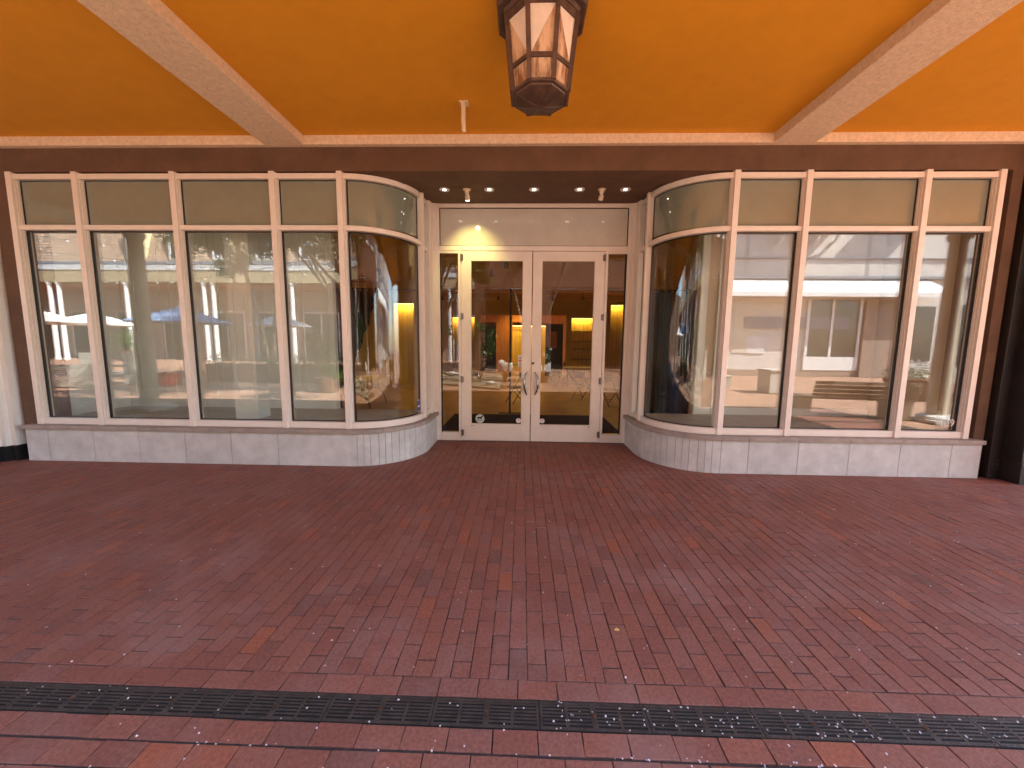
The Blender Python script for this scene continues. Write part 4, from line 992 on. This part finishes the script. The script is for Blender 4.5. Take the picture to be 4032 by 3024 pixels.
def redchair(x, y, rz, label):
    t = thing('red_chair', label, 'chair', (x, y, 0), 'red metal chairs in the court')
    MB().box(x-.22, x+.22, y-.22, y+.22, .43, .46).build('seat', M['red'], t)
    MB().tube([(x-.22, y-.2, .46), (x-.24, y-.26, .8), (x, y-.28, .95), (x+.24, y-.26, .8), (x+.22, y-.2, .46)], .02, 6).build('backrest', M['red'], t)
    for a in (-.19, .19):
        for b in (-.19, .19): MB().cyl((x+a, y+b), .014, 0, .43, 6).build('leg', M['red'], t)
    t.rotation_euler = (0, 0, rz)
redchair(-18.3, -8.2, 0, 'red metal chair behind the long pale seat'); redchair(-13.4, -9.6, R_(40), 'red metal chair behind the red box'); redchair(-12.2, -10, R_(170), 'red metal chair under the leafy tree'); redchair(-15.2, -11.2, R_(90), 'red metal chair below the blue umbrella')
# --- slatted benches on concrete blocks
def cbench(x0, x1, y, back, label, m, nb=5):
    t = thing('court_bench', label, 'bench', ((x0+x1)/2, y, 0), 'slatted benches on concrete blocks')
    for x in (x0, x1-.32): MB().prism([(y-.30, 0), (y+.24, 0), (y+.30, .44), (y-.36, .44)], x, x+.32, 'x').build('concrete_block', M['concrete'], t)
    s = MB()
    for i in range(6): s.box(x0-.05, x1+.05, y-.33+i*.11, y-.33+i*.11+.09, .442, .49)
    s.build('seat', m, t)
    b = MB()
    for i in range(nb):
        yy = y+back*(.30+.035*i); b.box(x0+.3, x1+.05, yy-.02, yy+.02, .50+i*.1, .585+i*.1)
    b.build('backrest', m, t)
    for x in (x0+.6, (x0+x1)/2+.2, x1-.2): MB().bar((x, y+back*.25, .46), (x, y+back*(.30+.035*nb), .48+.1*nb), .05, .03).build('bracket', M['hinge'], t)
    return t
b1 = cbench(6.6, 8.95, -4.1, 1, 'bench with weathered slats in the arcade sun, its back to the shop', M['slatwood'], 4); b1.rotation_euler = (0, 0, R_(11))
cbench(5.6, 8.2, -10.2, -1, 'sunlit pale bench facing the shop', M['slat'])
cbench(13.6, 16.5, -8.6, -1, 'pale bench beside the flower planter', M['slat'])
bn = thing('litter_bin', 'square concrete litter bin beside the pale bench', 'litter bin', (8.95, -8.5, 0))
MB().box(8.6, 9.35, -8.9, -8.2, 0, .78).build('bin_body', M['concrete'], bn, bevel=.02); MB().box(8.56, 9.39, -8.94, -8.16, .781, .86).build('bin_lid', M['concrete'], bn, bevel=.02)
fp = thing('flower_planter', 'round brown planter full of white flowers behind the bench', 'planter', (12.6, -7.3, 0))
MB().lathe((12.6, -7.3), [(.5, 0), (.72, .6), (.76, .68), (.66, .68)], 24).build('pot', M['terracotta'], fp, smooth=True)
a = MB(); leafcloud(a, (12.6, -7.3, .86), .85, 900, .07, (1, 1, .38)); a.build('leaves', M['leaf2'], fp)
a = MB(); leafcloud(a, (12.6, -7.3, .98), .85, 800, .055, (1, 1, .38)); a.build('flowers', M['flower'], fp)
fp2 = dup(fp, (15.0, -6.6, 0), 'white flower planter next to the pale bench, farther along')
pt = thing('potted_shrub', 'leafy shrub in a dark pot on the porch of the mansard building', 'potted plant', (-31, -23.2, 0))
MB().lathe((-31, -23.2), [(.4, 0), (.55, .8), (.5, .8)], 16).build('pot', M['terracotta'], pt); a = MB(); leafcloud(a, (-31, -23.2, 1.6), 1.0, 600, .2); a.build('leaves', M['leaf2'], pt)
# --- string lights
def stringlight(a, b, sag, n, label):
    t = thing('string_light', label, 'string lights', a, 'bulb strings across the court')
    A, B = Vector(a), Vector(b); pts = [A.lerp(B, i/24)-Vector((0, 0, sag*4*(i/24)*(1-i/24))) for i in range(25)]
    MB().tube(pts, .012, 5).build('cable', M['black'], t)
    for i in range(n):
        f = (i+.5)/n; p = A.lerp(B, f)-Vector((0, 0, sag*4*f*(1-f)+.08))
        MB().lathe((p.x, p.y), [(.01, p.z+.07), (.035, p.z+.03), (.05, p.z-.02), (.02, p.z-.07)], 8).build('bulb', M['vinyl'], t, smooth=True)
stringlight((-36, -24, 6.6), (-9, -12, 5.6), .8, 16, 'bulb string from the porch columns to the leafy tree')
stringlight((-46, -20, 9.4), (-12, -17, 5.6), .5, 16, 'bulb string crossing in front of the shingled roof')
stringlight((-47, -18, 10.4), (-14, -16, 6.2), .4, 14, 'upper bulb string before the shingled roof')
# neighbour block beyond the court ends closes the view
tag(MB().box(-60, -50.5, -40, 10, 0, 9).build('far_building', M['bwall']), 'plain brick building closing the far end of the court', 'building')
